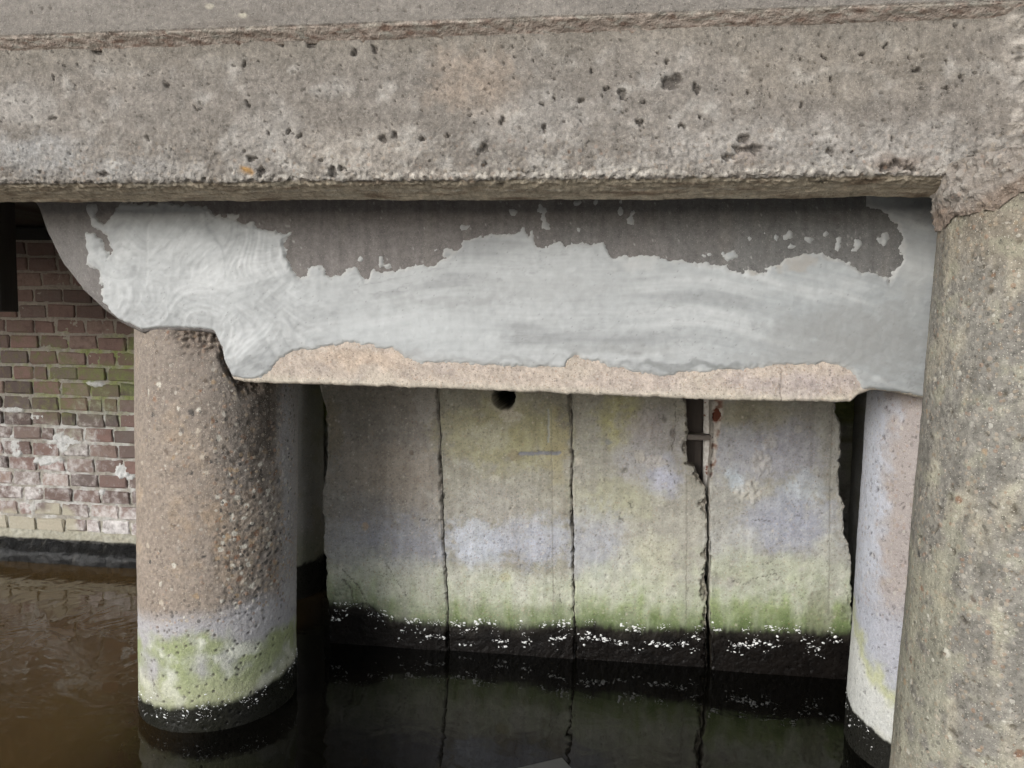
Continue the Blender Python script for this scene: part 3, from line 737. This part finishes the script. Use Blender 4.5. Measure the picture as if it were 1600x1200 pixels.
def dim_col(seed, lo):
    def f(T, Z):
        n1 = fbm(T, Z, 6, 4, seed)
        c = np.zeros(T.shape+(3,))+np.array((.27, .265, .25)); c = mixc(c, (.2, .19, .14), sstep(0, .7, n1)*.6)
        c = mixc(c, (.16, .17, .09), sstep(.35, .2, Z+n1*.05)*.5)
        wet = sstep(.005, -.005, Z-wetline(T, lo, seed+3)); return mixc(c, (.015, .014, .012), wet*.97), wet
    return f
def dim_disp(T, Z): return fbm(T, Z, 20, 4, 180)*.002, .3+0*T, 0*T
pile((-1.52, 3.22), PR, 1.93, M_dark, dim_col(181, .16), dim_disp, step=.01, label='shaded grey pile glimpsed in the dark gap behind the gravelly left pile', cat='pile', group='round concrete piles')
pile((1.30, 3.22), PR, 1.93, M_dark, dim_col(186, .12), dim_disp, step=.01, label='shaded olive pile glimpsed in the dark slot beside the rightmost wall panel', cat='pile', group='round concrete piles')

# ------------------------------------------------------------------ concrete wall panels between the piles
PY = 2.68
E0 = [(498,560),(499,602),(508,642),(511,686),(510,730),(503,767),(502,792),(506,824),(505,849),(510,880),(509,924),(513,965),(515,1010),(518,1080)]
E1 = [(683,560),(684,608),(687,674),(690,755),(693,846),(696,892),(699,952),(701,1022),(703,1090)]
E2 = [(891,560),(892,617),(894,689),(894,767),(896,861),(897,952),(900,1032),(902,1100)]
E3L = [(1072,560),(1073,627),(1075,674),(1073,690),(1075,727),(1087,729),(1093,748),(1104,764),(1103,792),(1106,811),(1106,842),(1104,861),(1106,877),(1102,890),(1103,911),(1105,930),(1103,955),(1106,1045),(1108,1110)]
E3R = [(1112,560),(1111,627),(1112,683),(1110,728),(1109,745),(1109,955),(1111,1048),(1113,1110)]
E4 = [(1300,560),(1307,628),(1309,649),(1316,661),(1314,689),(1311,736),(1314,774),(1320,786),(1319,830),(1326,849),(1332,877),(1332,955),(1330,1058),(1329,1120)]
GAP = .0035
def edge_fn(pts, Y, s, jit):
    a = trace(pts, Y)[::-1]
    return lambda z: np.interp(z, a[:, 1], a[:, 0]) + fbm(z, z*0+s, 35, 4, s)*jit + fbm(z, z*0+s, 7, 2, s+1)*jit*.6
LAV, GRN, PALE, OLV, BRN = (.40, .41, .46), (.17, .22, .10), (.48, .48, .43), (.30, .28, .15), (.28, .24, .205)
STAINS = [
    (600,660,110,70,(.20,.18,.165),.75),(600,740,100,60,(.29,.245,.205),.7),(580,800,70,40,(.20,.19,.19),.7),(620,850,120,50,(.27,.28,.325),.9),(570,900,60,50,(.33,.34,.30),.6),(520,680,14,60,(.26,.22,.15),.6),
    (790,680,110,60,(.34,.32,.17),.75),(760,680,40,25,(.40,.39,.33),.6),(870,700,22,60,(.35,.31,.17),.6),(740,850,55,45,(.46,.49,.57),.95),(830,845,75,45,(.37,.39,.47),.9),(770,790,80,40,(.34,.33,.32),.5),(790,920,100,25,PALE,.8),
    (970,660,40,50,(.42,.40,.18),.7),(1020,680,60,50,(.33,.315,.33),.8),(1035,745,34,34,(.40,.41,.50),.95),(960,780,70,40,(.36,.36,.24),.6),(930,860,60,70,(.36,.375,.43),.8),(990,720,40,30,(.36,.355,.39),.7),(1010,890,60,60,(.47,.47,.36),.7),(940,930,60,30,(.50,.50,.42),.7),
    (1170,710,80,50,(.34,.345,.40),.85),(1240,700,60,60,(.29,.29,.345),.7),(1150,750,16,22,(.46,.51,.57),.95),(1250,770,40,32,(.42,.46,.52),.8),(1230,820,75,50,(.31,.325,.40),.95),(1170,645,100,20,(.30,.28,.20),.6),(1150,850,50,30,(.42,.43,.43),.6),(1200,890,130,30,(.40,.43,.32),.7),(1290,870,20,60,(.44,.45,.40),.5)]
def panel(eL, eR, Y, seed, wetpx, green, base, label, cracks=(), holes=(), scars=(), bumps=(), seam=None, jl=.0025, jr=.0025, chip=0.0, spalls=()):
    fl = edge_fn(eL, Y, seed, jl); fr = edge_fn(eR, Y, seed+2, jr)
    zs = np.arange(-.12, 1.14, .0045); n = int(.5/.0042)
    a = fl(zs)+GAP; b = fr(zs)-GAP
    root = empty('wall_panel', (float((a.mean()+b.mean())/2), Y, 0), label=label, cat='wall panel', group='concrete panels of the retaining wall')
    us = np.linspace(0, 1, n)
    U = a[None, :] + (b-a)[None, :]*us[:, None]; Z = np.repeat(zs[None, :], n, 0)
    dl = (U-a[None, :]); dr = (b[None, :]-U)
    D = fbm(U, Z, 4, 3, seed+3)*.003 + fbm(U, Z, 45, 4, seed+4)*.0009
    ed = np.minimum(dl, dr); D -= sstep(.005, 0, ed)*.005 + sstep(.014, 0, ed)*np.clip(fbm(U, Z, 26, 4, seed+5)-.15, 0, 1)*.03
    ck = sstep(.003, -.003, dr - chip*(.15+1.5*fbm(Z, Z*0+seed, 9, 5, seed+23)+.5*fbm(U, Z, 70, 3, seed+24))) if chip else 0*U
    D -= ck*(.016+.010*fbm(U, Z, 50, 3, seed+25))
    c = np.zeros(U.shape+(3,)) + np.asarray(base)
    n1 = fbm(U, Z, 5, 5, seed+6); n2 = fbm(U, Z, 16, 4, seed+7); n4 = fbm(U*2, Z*.6, 10, 4, seed+8)
    c = mixc(c, (.20, .185, .155), sstep(0, .6, n1)*.6); c = mixc(c, (.42, .405, .365), sstep(.1, .7, n2)*.45)
    c = mixc(c, (.19, .175, .13), sstep(.78, 1.1, Z + n1*.12)*.5)  # shade under the cross beam painted in, darker towards the top
    zt = lambda py: W(900, py, Y)[1]
    c = blobs(c, U, Z, STAINS, Y, seed+9, .035)
    # algae band above the wet line
    wl = np.interp(U, *trace(wetpx, Y).T) + fbm(U, U*0, 9, 4, seed+10)*.008 + fbm(U, U*0+2, 50, 2, seed+11)*.003
    hgt = Z-wl
    g = sstep(.27, .03, hgt + n2*.06 + n1*.05)*green
    c = mixc(c, (.56, .565, .52), sstep(.26, .14, hgt+n1*.07)*(.62+n4*.25).clip(0, 1))  # lime bloom, made paler to paint in the stronger light low down
    c = mixc(c, (.225, .275, .13), np.clip(g*(.85+n4*.6), 0, .94))
    c = mixc(c, (.085, .125, .04), sstep(.11, .0, hgt+n2*.03)*np.clip(green+.15, 0, 1)*(.75+n4*.3).clip(0, 1))
    c = c*(1+fbm(U, Z, 90, 3, seed+21)*.15+fbm(U, Z, 30, 3, seed+28)*.16+fbm(U*2.5, Z*.25, 14, 5, seed+22)*.16)[..., None]
    d1, _, ci = worley(U, Z, 40, seed+12); pt = sstep(.2, .07, d1)*(ci > .88)
    d1, _, ci = worley(U, Z, 85, seed+13); pt = np.maximum(pt, sstep(.22, .08, d1)*(ci > .9))
    D -= pt*.003; c = mixc(c, (.10, .085, .07), pt*.6)
    d1, _, ci = worley(U, Z, 30, seed+14); c = mixc(c, (.55, .50, .44), sstep(.16, .08, d1)*(ci > .9)*.5)
    c = mixc(c, (.24, .215, .18), ck*.6); c = mixc(c, (.08, .07, .06), ck*sstep(0, .5, fbm(U, Z, 45, 3, seed+26))*.7)
    for pts, dep, rgb in spalls:
        q = signed(trace(pts, Y), U + fbm(U, Z, 40, 3, seed+70)*.006, Z + fbm(U, Z, 40, 3, seed+71)*.006); m = sstep(-.002, .004, q)
        D -= m*dep*(1+fbm(U, Z, 45, 3, seed+72)*.7); c = mixc(c, rgb, m*.85); c = mixc(c, (.17, .075, .045), m*sstep(.0, .45, fbm(U, Z, 30, 3, seed+73))*.85)
    for pts, wdt, dep in cracks:
        q = polyline_dist(trace(pts, Y), U + fbm(U, Z, 70, 3, seed+15)*.006, Z + fbm(U, Z, 70, 3, seed+16)*.006)
        m = sstep(wdt, wdt*.3, q); D -= m*dep; c = mixc(c, (.06, .055, .045), m*.75)
    for px, py, rx, ry, dep, rgb in bumps:
        x, z = W(px, py, Y); k = Y/FPX*1.03
        q = np.hypot((U-x)/(rx*k), (Z-z)/(ry*k)) + n2*.4
        m = sstep(1.1, .8, q + fbm(U, Z, 60, 3, seed+29)*.35); D += m*dep*(.3+1.6*fbm(U, Z, 60, 3, seed+17)); c = mixc(c, rgb, m*.5)
    for pts, wdt, rgb in scars:
        q = polyline_dist(trace(pts, Y), U, Z + fbm(U, Z, 50, 2, seed+18)*.003)
        m = sstep(wdt, wdt*.75, q)*sstep(-.7, -.3, n2); D -= m*.004; c = mixc(c, rgb, m*.95)
    if seam:
        q = polyline_dist(trace(seam, Y), U, Z); m = sstep(.0028, .0012, q); D -= m*.0015; c = mixc(c, (.13, .12, .10), m*.5)
    for px, py, rad in holes:
        x, z = W(px, py, Y); rk = rad*Y/FPX*1.03
        q = np.hypot(U-x, Z-z) + fbm(U, Z, 18, 2, seed+19)*.003
        D -= sstep(rk+.003, rk-.003, q)*.45
        m = sstep(rk*1.7, rk, q)*sstep(z, z-.02, Z+n2*.02); c = mixc(c, (.5, .46, .40), m*.6); D -= m*.004*(1+n2)
        c = mixc(c, (.025, .022, .02), sstep(rk+.004, rk-.001, q))  # shade inside the hole painted near black
    c = np.clip(c*np.array((1.13, 1.12, 1.08)), 0, .8)
    wet = sstep(.030, -.014, hgt + fbm(U*2, Z*.5, 40, 3, seed+27)*.010)
    wd = sstep(.0, -.05, hgt+n2*.02)
    c = c*(1-wet[..., None]) + wet[..., None]*(np.array((.019, .0165, .0135))*(1-wd[..., None]) + np.array((.007, .0056, .0048))*wd[..., None])*(1+n2*.5)[..., None]; D += wet*(fbm(U, Z, 40, 4, seed+20)*.0015)
    F = np.stack([U, Y-D, Z], -1)
    # return the side faces 9 cm back
    def side(col_, sgn, s):
        out = []
        for k_, dep in enumerate((.006, .018, .035, .06, .09)):
            q = F[col_].copy(); q[:, 1] = Y + dep + fbm(zs, zs*0+dep, 30, 3, s)*.004
            q[:, 0] += sgn*(fbm(zs, zs*0+dep*40, 28, 3, s+k_)*.004 - .002); out.append(q)
        return np.array(out)
    L = side(0, 1, seed+30)[::-1]; Rr = side(-1, -1, seed+40)
    P = np.concatenate([L, F, Rr], 0)
    k5 = np.repeat(mixc(c[:1], (.33, .30, .26), np.full(c[:1].shape[:2], .6)), 5, 0); k6 = np.repeat(mixc(c[-1:], (.33, .30, .26), np.full(c[:1].shape[:2], .6)), 5, 0)
    wetA = np.concatenate([np.repeat(wet[:1], 5, 0), wet, np.repeat(wet[-1:], 5, 0)], 0)
    C = np.concatenate([mixc(k5, (.02, .017, .013), np.repeat(wet[:1], 5, 0)), c, mixc(k6, (.02, .017, .013), np.repeat(wet[-1:], 5, 0))], 0)
    grid('slab', P, M_panel, C, masks(P.shape[:2], wetA, .35*(1-wetA), sstep(.012, 0, np.minimum(np.concatenate([dl[:5]*0, dl, dl[:5]*0], 0), np.concatenate([dr[:5]*0, dr, dr[:5]*0], 0)))), root)
    # white flecks standing in for sky glints along the wet band
    rg = np.random.default_rng(seed); pts, nr, sz = [], [], []
    for _ in range(560):
        i = rg.integers(2, n-2); x0 = U[i, 40]
        z0 = float(np.interp(x0, *trace(wetpx, Y).T))*1.0
        ln = rg.choice(4, p=[.36, .34, .18, .12])
        z = z0 + (.008, -.052, -.026, -.075)[ln] + fbm(np.array(x0), np.array(0.), 9, 3, seed+60+ln)*.012 + rg.normal(0, (.007, .005, .010, .008)[ln])
        if noise(x0*11, ln*3.3, seed+50) < -.02 + .1*(ln > 1) or z < .002: continue
        j = int(np.clip(round((z+.12)/.0045), 0, len(zs)-1))
        pts.append(F[i, j] + np.array([0, -.001, 0])); nr.append((0, -1, 0)); sz.append(min(.0085, .0012*(1+rg.pareto(1.35))))
    fleck_mesh('glint_fleck', pts, nr, sz, root)
    return root

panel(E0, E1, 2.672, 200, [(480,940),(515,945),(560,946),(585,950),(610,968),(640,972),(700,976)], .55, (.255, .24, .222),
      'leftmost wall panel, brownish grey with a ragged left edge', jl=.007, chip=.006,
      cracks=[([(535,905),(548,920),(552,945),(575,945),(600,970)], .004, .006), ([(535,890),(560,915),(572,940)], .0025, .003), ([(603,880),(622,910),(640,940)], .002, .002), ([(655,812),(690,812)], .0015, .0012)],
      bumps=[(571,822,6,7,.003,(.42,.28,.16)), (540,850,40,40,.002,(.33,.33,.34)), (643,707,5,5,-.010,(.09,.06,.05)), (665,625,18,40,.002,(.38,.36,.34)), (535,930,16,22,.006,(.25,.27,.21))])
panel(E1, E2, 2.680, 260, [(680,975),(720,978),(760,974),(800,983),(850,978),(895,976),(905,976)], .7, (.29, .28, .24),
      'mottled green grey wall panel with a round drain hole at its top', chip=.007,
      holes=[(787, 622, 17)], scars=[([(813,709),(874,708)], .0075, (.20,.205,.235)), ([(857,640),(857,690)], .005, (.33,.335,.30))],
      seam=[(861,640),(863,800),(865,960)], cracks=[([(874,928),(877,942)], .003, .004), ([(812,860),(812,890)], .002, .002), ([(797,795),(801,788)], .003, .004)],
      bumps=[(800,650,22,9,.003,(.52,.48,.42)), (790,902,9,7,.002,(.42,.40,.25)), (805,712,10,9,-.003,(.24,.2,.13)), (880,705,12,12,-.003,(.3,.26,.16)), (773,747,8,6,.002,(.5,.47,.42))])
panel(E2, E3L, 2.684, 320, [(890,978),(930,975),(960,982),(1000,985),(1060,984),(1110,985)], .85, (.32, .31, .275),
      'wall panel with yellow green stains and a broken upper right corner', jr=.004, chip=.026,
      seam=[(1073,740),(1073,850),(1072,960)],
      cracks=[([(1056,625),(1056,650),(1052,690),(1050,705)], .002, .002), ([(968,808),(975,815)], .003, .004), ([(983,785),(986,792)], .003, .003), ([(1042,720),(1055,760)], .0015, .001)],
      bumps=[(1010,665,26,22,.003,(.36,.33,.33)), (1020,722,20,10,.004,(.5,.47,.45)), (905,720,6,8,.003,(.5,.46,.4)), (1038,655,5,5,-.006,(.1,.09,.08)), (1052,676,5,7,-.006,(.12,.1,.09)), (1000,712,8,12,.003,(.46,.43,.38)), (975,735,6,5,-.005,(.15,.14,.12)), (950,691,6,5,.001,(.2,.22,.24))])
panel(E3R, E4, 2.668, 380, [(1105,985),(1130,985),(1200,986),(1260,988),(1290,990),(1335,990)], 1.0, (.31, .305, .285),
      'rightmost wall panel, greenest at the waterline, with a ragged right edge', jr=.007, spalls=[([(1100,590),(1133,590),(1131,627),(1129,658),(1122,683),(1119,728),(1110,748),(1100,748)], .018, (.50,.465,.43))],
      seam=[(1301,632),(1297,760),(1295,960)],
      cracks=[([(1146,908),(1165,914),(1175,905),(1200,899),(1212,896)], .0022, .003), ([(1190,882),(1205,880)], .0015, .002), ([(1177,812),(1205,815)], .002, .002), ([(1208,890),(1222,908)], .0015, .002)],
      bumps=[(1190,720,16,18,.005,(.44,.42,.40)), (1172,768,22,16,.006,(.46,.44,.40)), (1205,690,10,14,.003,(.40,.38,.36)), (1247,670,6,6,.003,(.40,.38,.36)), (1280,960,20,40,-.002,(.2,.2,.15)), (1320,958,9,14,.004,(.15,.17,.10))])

# ------------------------------------------------------------------ pipe and wood in the broken joint
def tube(name, p0, p1, r, mat, parent=None, seg=24, rows=30, jit=0.0, seed=0, **k):
    p0 = np.array(p0, float); p1 = np.array(p1, float); ax = p1-p0; L = np.linalg.norm(ax); ax /= L
    a = np.cross(ax, [0, 1, 0]); a = a/np.linalg.norm(a) if np.linalg.norm(a) > .1 else np.array([1., 0, 0]); b = np.cross(ax, a)
    A, T = np.meshgrid(np.linspace(0, 2*np.pi, seg, endpoint=False), np.concatenate([[0], np.linspace(0, 1, rows), [1]]), indexing='ij')
    R = r*(1+fbm(A*r*3, T*L, 40, 3, seed)*jit); R[:, 0] = 0; R[:, -1] = 0
    P = p0 + ax*(T[..., None]*L) + a*(R*np.cos(A))[..., None] + b*(R*np.sin(A))[..., None]
    return grid(name, P, mat, None, None, parent, closed=True, **k)
def rusty_white():
    m, t, b = new_mat('flaking_white_paint'); n = N(t); p = n.pos()
    s = t.nodes.new('ShaderNodeSeparateXYZ'); t.links.new(p, s.inputs[0])
    g = n.noise(p, 28, 5, .65); g2 = n.noise(p, 90, 4, .6)
    c = n.mix(n.rng(g2, .35, .7), (.62, .60, .56, 1), (.46, .42, .38, 1))
    c = n.mix(n.rng(g, .60, .66), c, (.16, .045, .02, 1))
    t.links.new(c, b.inputs['Base Color']); b.inputs['Roughness'].default_value = .7
    t.links.new(n.bump(g2, .4, .003), b.inputs['Normal']); return m
px0, pz0 = W(1105, 745, 2.76); px1, _ = W(1104, 600, 2.76)
pipe = empty('pipe', (px0, 2.77, pz0-.06), label='flaking white pipe with a rust spot in the broken panel joint', cat='pipe')
tube('tube', (px0, 2.755, pz0-.06), (px1, 2.755, 1.2), 0.015, rusty_white(), pipe, 28, 60, .06, 5)
bx0, bz0 = W(1074, 683, 2.70); bx1, _ = W(1124, 684, 2.70)
box_mesh('clamp', (bx0, 2.69, bz0-.008), (bx1, 2.79, bz0+.009), M_bracket, pipe, .003, .0018, 3, 2)
def rust():
    return simple('bright_rust', (.11, .03, .014), .9, 60, .8, .8)
qx, qz = W(1120, 650, 2.684)
bm = bmesh.new(); bmesh.ops.create_icosphere(bm, subdivisions=3, radius=1)
for v_ in bm.verts:
    s_ = 1+.35*float(noise(np.array(v_.co.x*2.3), np.array(v_.co.z*2.3+v_.co.y), 6))
    v_.co = Vector((v_.co.x*.015*s_, v_.co.y*.004*s_, v_.co.z*.026*s_)) + Vector((qx-pipe.location.x, 2.686-pipe.location.y, qz-pipe.location.z))
me = bpy.data.meshes.new('rust_scab'); bm.to_mesh(me); bm.free(); me.materials.append(rust())
o = bpy.data.objects.new('rust_scab', me); col_root.objects.link(o); finish(o, pipe)
wx0, _ = W(1070, 680, 2.80); wx1, _ = W(1098, 680, 2.80)
box_mesh('timber_post', (wx0-.02, 2.79, -.1), (wx1, 2.87, 1.25), M_oldwood, None, .006, .004, 4, 2, label='dark brown timber post behind the white pipe in the broken joint', cat='timber')

# ------------------------------------------------------------------ brick wall on the left
BY = 3.40
wall = empty('brick_wall', (-2.6, BY, 0), label='mossy red brown brick wall rising from the water behind the left pile', cat='brick wall')
zt = W(30, 376, BY)[1]
COURSE = (W(110, 583, BY)[1]-W(110, 843, BY)[1])/11.0
PITCH = 55*BY/FPX*.98
def brick_mat():
    m, t, b = new_mat('old_brick'); n = N(t); p = n.pos()
    s = t.nodes.new('ShaderNodeSeparateXYZ'); t.links.new(p, s.inputs[0]); x, z = s.outputs[0], s.outputs[2]
    oi = t.nodes.new('ShaderNodeObjectInfo'); rd = oi.outputs['Random']
    g = n.noise(p, 30, 5, .65); g2 = n.noise(p, 160, 4, .65); big = n.noise(p, 3.2, 3, .55)
    c = n.ramp(rd, [(0, (.06, .046, .042)), (.3, (.115, .080, .069)), (.55, (.15, .092, .078)), (.75, (.085, .070, .064)), (1, (.19, .135, .112))])
    c = n.mix(n.rng(g, .4, .75), c, (.09, .06, .05, 1))
    zz = n.math('ADD', z, n.math('MULTIPLY', n.math('SUBTRACT', big, .5), 1.1))
    # grime high up, moss in the middle, lime bloom lower down, pale sill at the foot
    hi = n.rng(zz, .98, 1.2); c = n.mix(n.math('MULTIPLY', hi, .3), c, (.10, .062, .05, 1))
    mo = n.math('MULTIPLY', n.rng(zz, 1.20, 1.06), n.rng(zz, .60, .88))
    mo = n.math('MULTIPLY', mo, n.rng(n.math('ADD', g, n.math('MULTIPLY', n.math('ADD', x, 2.55), .55)), .2, .75))
    c = n.mix(n.math('MULTIPLY', mo, .8), c, n.mix(g, (.04, .055, .025, 1), (.17, .20, .055, 1)))
    ef = n.math('MULTIPLY', n.rng(zz, .86, .66), n.rng(n.math('ADD', big, n.math('MULTIPLY', n.math('SUBTRACT', g, .5), .7)), .40, .80))
    c = n.mix(n.math('MULTIPLY', ef, .85), c, (.55, .53, .52, 1))
    ft = n.rng(zz, .27, .15); c = n.mix(n.math('MULTIPLY', ft, .7), c, (.33, .31, .24, 1))
    c = n.mix(1, c, n.math('ADD', 1.15, n.math('MULTIPLY', g2, .8)), 'MULTIPLY')
    t.links.new(c, b.inputs['Base Color']); b.inputs['Roughness'].default_value = .88
    t.links.new(n.bump(n.math('ADD', g, n.math('MULTIPLY', g2, .5)), .7, .006), b.inputs['Normal']); return m
M_brick = brick_mat()
# mortar core: a rough sheet the bricks sit in
xs = spaced(-6, 3.2, .1, -3.3, -1.55, .005); zs = np.arange(-.1, zt+.004, .005)
U, Z = np.meshgrid(xs, zs, indexing='ij')
D = fbm(U, Z, 9, 3, 400)*.005 + fbm(U, Z, 40, 4, 401)*.005
big = fbm(U, Z, 3, 4, 402); n2 = fbm(U, Z, 16, 4, 403)
c = np.zeros(U.shape+(3,))+np.array((.33, .305, .265)); c = mixc(c, (.26, .225, .185), sstep(1.0, 1.2, Z+big*.1)*.7)
zz = Z+big*.22
mo = sstep(1.22, 1.06, zz)*sstep(.58, .86, zz); c = mixc(c, (.23, .26, .085), mo*sstep(-.5, .5, n2+(U+2.55)*.9)*.9)
c = mixc(c, (.56, .55, .53), sstep(.88, .66, zz)*sstep(-.3, .5, n2+fbm(U, Z, 4, 3, 404)*.6)*.85)
c = mixc(c, (.40, .38, .29), sstep(.24, .14, Z)*.7)
for px, py, rx, ry in [(26,697,13,22),(100,690,26,16),(75,720,30,9),(190,735,14,14),(160,768,8,6),(60,652,30,5),(20,640,24,5),(150,600,20,5),(200,745,12,6)]:
    x, z = W(px, py, BY); kk = BY/FPX*1.05
    m = sstep(1.1, .6, np.hypot((U-x)/(rx*kk), (Z-z)/(ry*kk)) + fbm(U, Z, 25, 4, 405)*.5); D += m*.009; c = mixc(c, (.62, .62, .61), m*.85)
wet = sstep(.115, .105, Z+n2*.006); c = mixc(c, (.010, .0095, .009), wet*.97)
P = np.stack([U, BY+.0018-D, Z], -1)
# top of the wall returns backwards
tp = P[:, -1:].copy(); tp[..., 1] += .35; P = np.concatenate([P, tp], 1); c = np.concatenate([c, c[:, -1:]], 1)
Mk = np.concatenate([masks(U.shape, wet, 0, .6), masks((len(xs), 1))], 1)
grid('mortar_bed', P, M_panel, c, Mk, wall)
# wet black footing ledge
xs = spaced(-6, 3.2, .1, -3.3, -1.55, .006); pr = np.array([(0, -.1), (-.055, -.1), (-.055, .0), (-.056, .018), (-.054, .034), (-.05, .048), (-.043, .058), (-.032, .066), (-.02, .075), (-.008, .09), (.02, .115)])
U, V_ = np.meshgrid(xs, np.arange(len(pr))*.012, indexing='ij'); P = np.zeros(U.shape+(3,)); P[..., 0] = U
dd = fbm(U*.5, V_, 14, 4, 410)*.008 + fbm(U*.25, V_, 60, 3, 411)*.008
P[..., 1] = BY+pr[:, 0]-dd; P[..., 2] = pr[:, 1]+fbm(U, V_, 12, 3, 412)*.008
c = np.zeros(P.shape)+np.array((.013, .013, .013)); c = mixc(c, (.10, .095, .085), sstep(.3, .8, fbm(U, V_, 30, 4, 413))*.5)
grid('footing', P, M_panel, c, masks(U.shape, 1, 0, .35), wall)
# bricks, each an object; eight shared meshes in three lengths
def brick_mesh(L, s):
    bm = bmesh.new(); bmesh.ops.create_cube(bm, size=1); Hh = COURSE-.016
    for v_ in bm.verts: v_.co = Vector((v_.co.x*L, v_.co.y*.09, v_.co.z*Hh))
    bmesh.ops.bevel(bm, geom=[e for e in bm.edges if all(v_.co.y < 0 for v_ in e.verts) or abs(e.verts[0].co.y-e.verts[1].co.y) > .01], offset=.005, segments=1, affect='EDGES')
    r = random.Random(s)
    for v_ in bm.verts: v_.co += Vector((r.uniform(-.006, .006), r.uniform(-.003, .003), r.uniform(-.005, .005)))
    for f_ in bm.faces: f_.smooth = False
    me = bpy.data.meshes.new('brick'); bm.to_mesh(me); bm.free(); me.materials.append(M_brick); return me
LS = (PITCH-.014, PITCH*.5-.014, PITCH*.75-.014)
BM = [[brick_mesh(l, 10*i+j) for j in range(4)] for i, l in enumerate(LS)]
r = random.Random(3); row = 0; z = zt-COURSE*.5; nb = 0
while z > .13:
    x = -3.25 + (PITCH*.5 if row % 2 else 0) + r.uniform(-.03, .03)
    while x < -1.6:
        k = r.choices((0, 1, 2), (.78, .14, .08))[0]; L = LS[k]+.014
        o = bpy.data.objects.new('brick', BM[k][r.randrange(4)]); col_root.objects.link(o); o.parent = wall
        o.location = Vector((x+L/2, BY+.043-r.uniform(.0, .008), z+r.uniform(-.003, .003))) - wall.location
        o.rotation_euler = (r.uniform(-.03, .03), r.uniform(-.02, .02), r.uniform(-.02, .02))
        x += L; nb += 1
    z -= COURSE; row += 1
print('bricks', nb)
# dark timber hanging at the left edge
tx0, _ = W(-60, 400, 2.9); tx1, tz1 = W(13, 487, 2.9)
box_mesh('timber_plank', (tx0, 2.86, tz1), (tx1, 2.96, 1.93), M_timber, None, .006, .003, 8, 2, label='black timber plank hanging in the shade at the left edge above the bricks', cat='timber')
# added wall closing the opening to light, shade painted in as near black
box_mesh('dark_backing_wall', (-9, 5.2, -.1), (8, 5.5, 1.93), simple('shade_dark_concrete', (.04, .038, .035), .9, 8, .5), None, .01, 0, 0, 1, label='added dark backing wall that closes off light behind the brick wall', cat='wall')
# corner of a board lying at the water surface
a = np.array(WZ(818, 1200, .0)); b = np.array(WZ(878, 1186, .0)); d = np.array(WZ(893, 1203, .0))
bm = bmesh.new()
pts = [(a-b)*3+b, b, (d-b)*6+b, (a-b)*3+(d-b)*6+b]
lo = [bm.verts.new((q[0], q[1], -.01)) for q in pts]; hi = [bm.verts.new((q[0], q[1], .004)) for q in pts]
bm.faces.new(hi); bm.faces.new(lo[::-1])
for i in range(4): bm.faces.new((lo[i], lo[(i+1) % 4], hi[(i+1) % 4], hi[i]))
bmesh.ops.recalc_face_normals(bm, faces=bm.faces)
me = bpy.data.meshes.new('floating_board'); bm.to_mesh(me); bm.free(); me.materials.append(M_board)
o = bpy.data.objects.new('floating_board', me); col_root.objects.link(o)
finish(o, label='corner of a flat grey board awash in the water at the bottom edge', cat='board')

# specks of scum floating on the water
rg = np.random.default_rng(4); pts = []
for _ in range(46):
    x, y = (rg.uniform(-2.4, -1.5), rg.uniform(1.6, 3.1)) if rg.random() < .45 else (rg.uniform(-1.0, .7), rg.uniform(1.6, 2.6))
    pts.append(np.array([x, y, .0015]))
x, y = WZ(564, 1158, 0); pts.append(np.array([x, y, .002]))
scum = empty('floating_scum', (0, 2, 0), kind='stuff', label='tiny pale specks of scum drifting on the dark water')
fleck_mesh('scum_speck', pts, [(0, 0, 1)]*len(pts), list(rg.uniform(.0008, .0022, len(pts)-1))+[.006], scum)
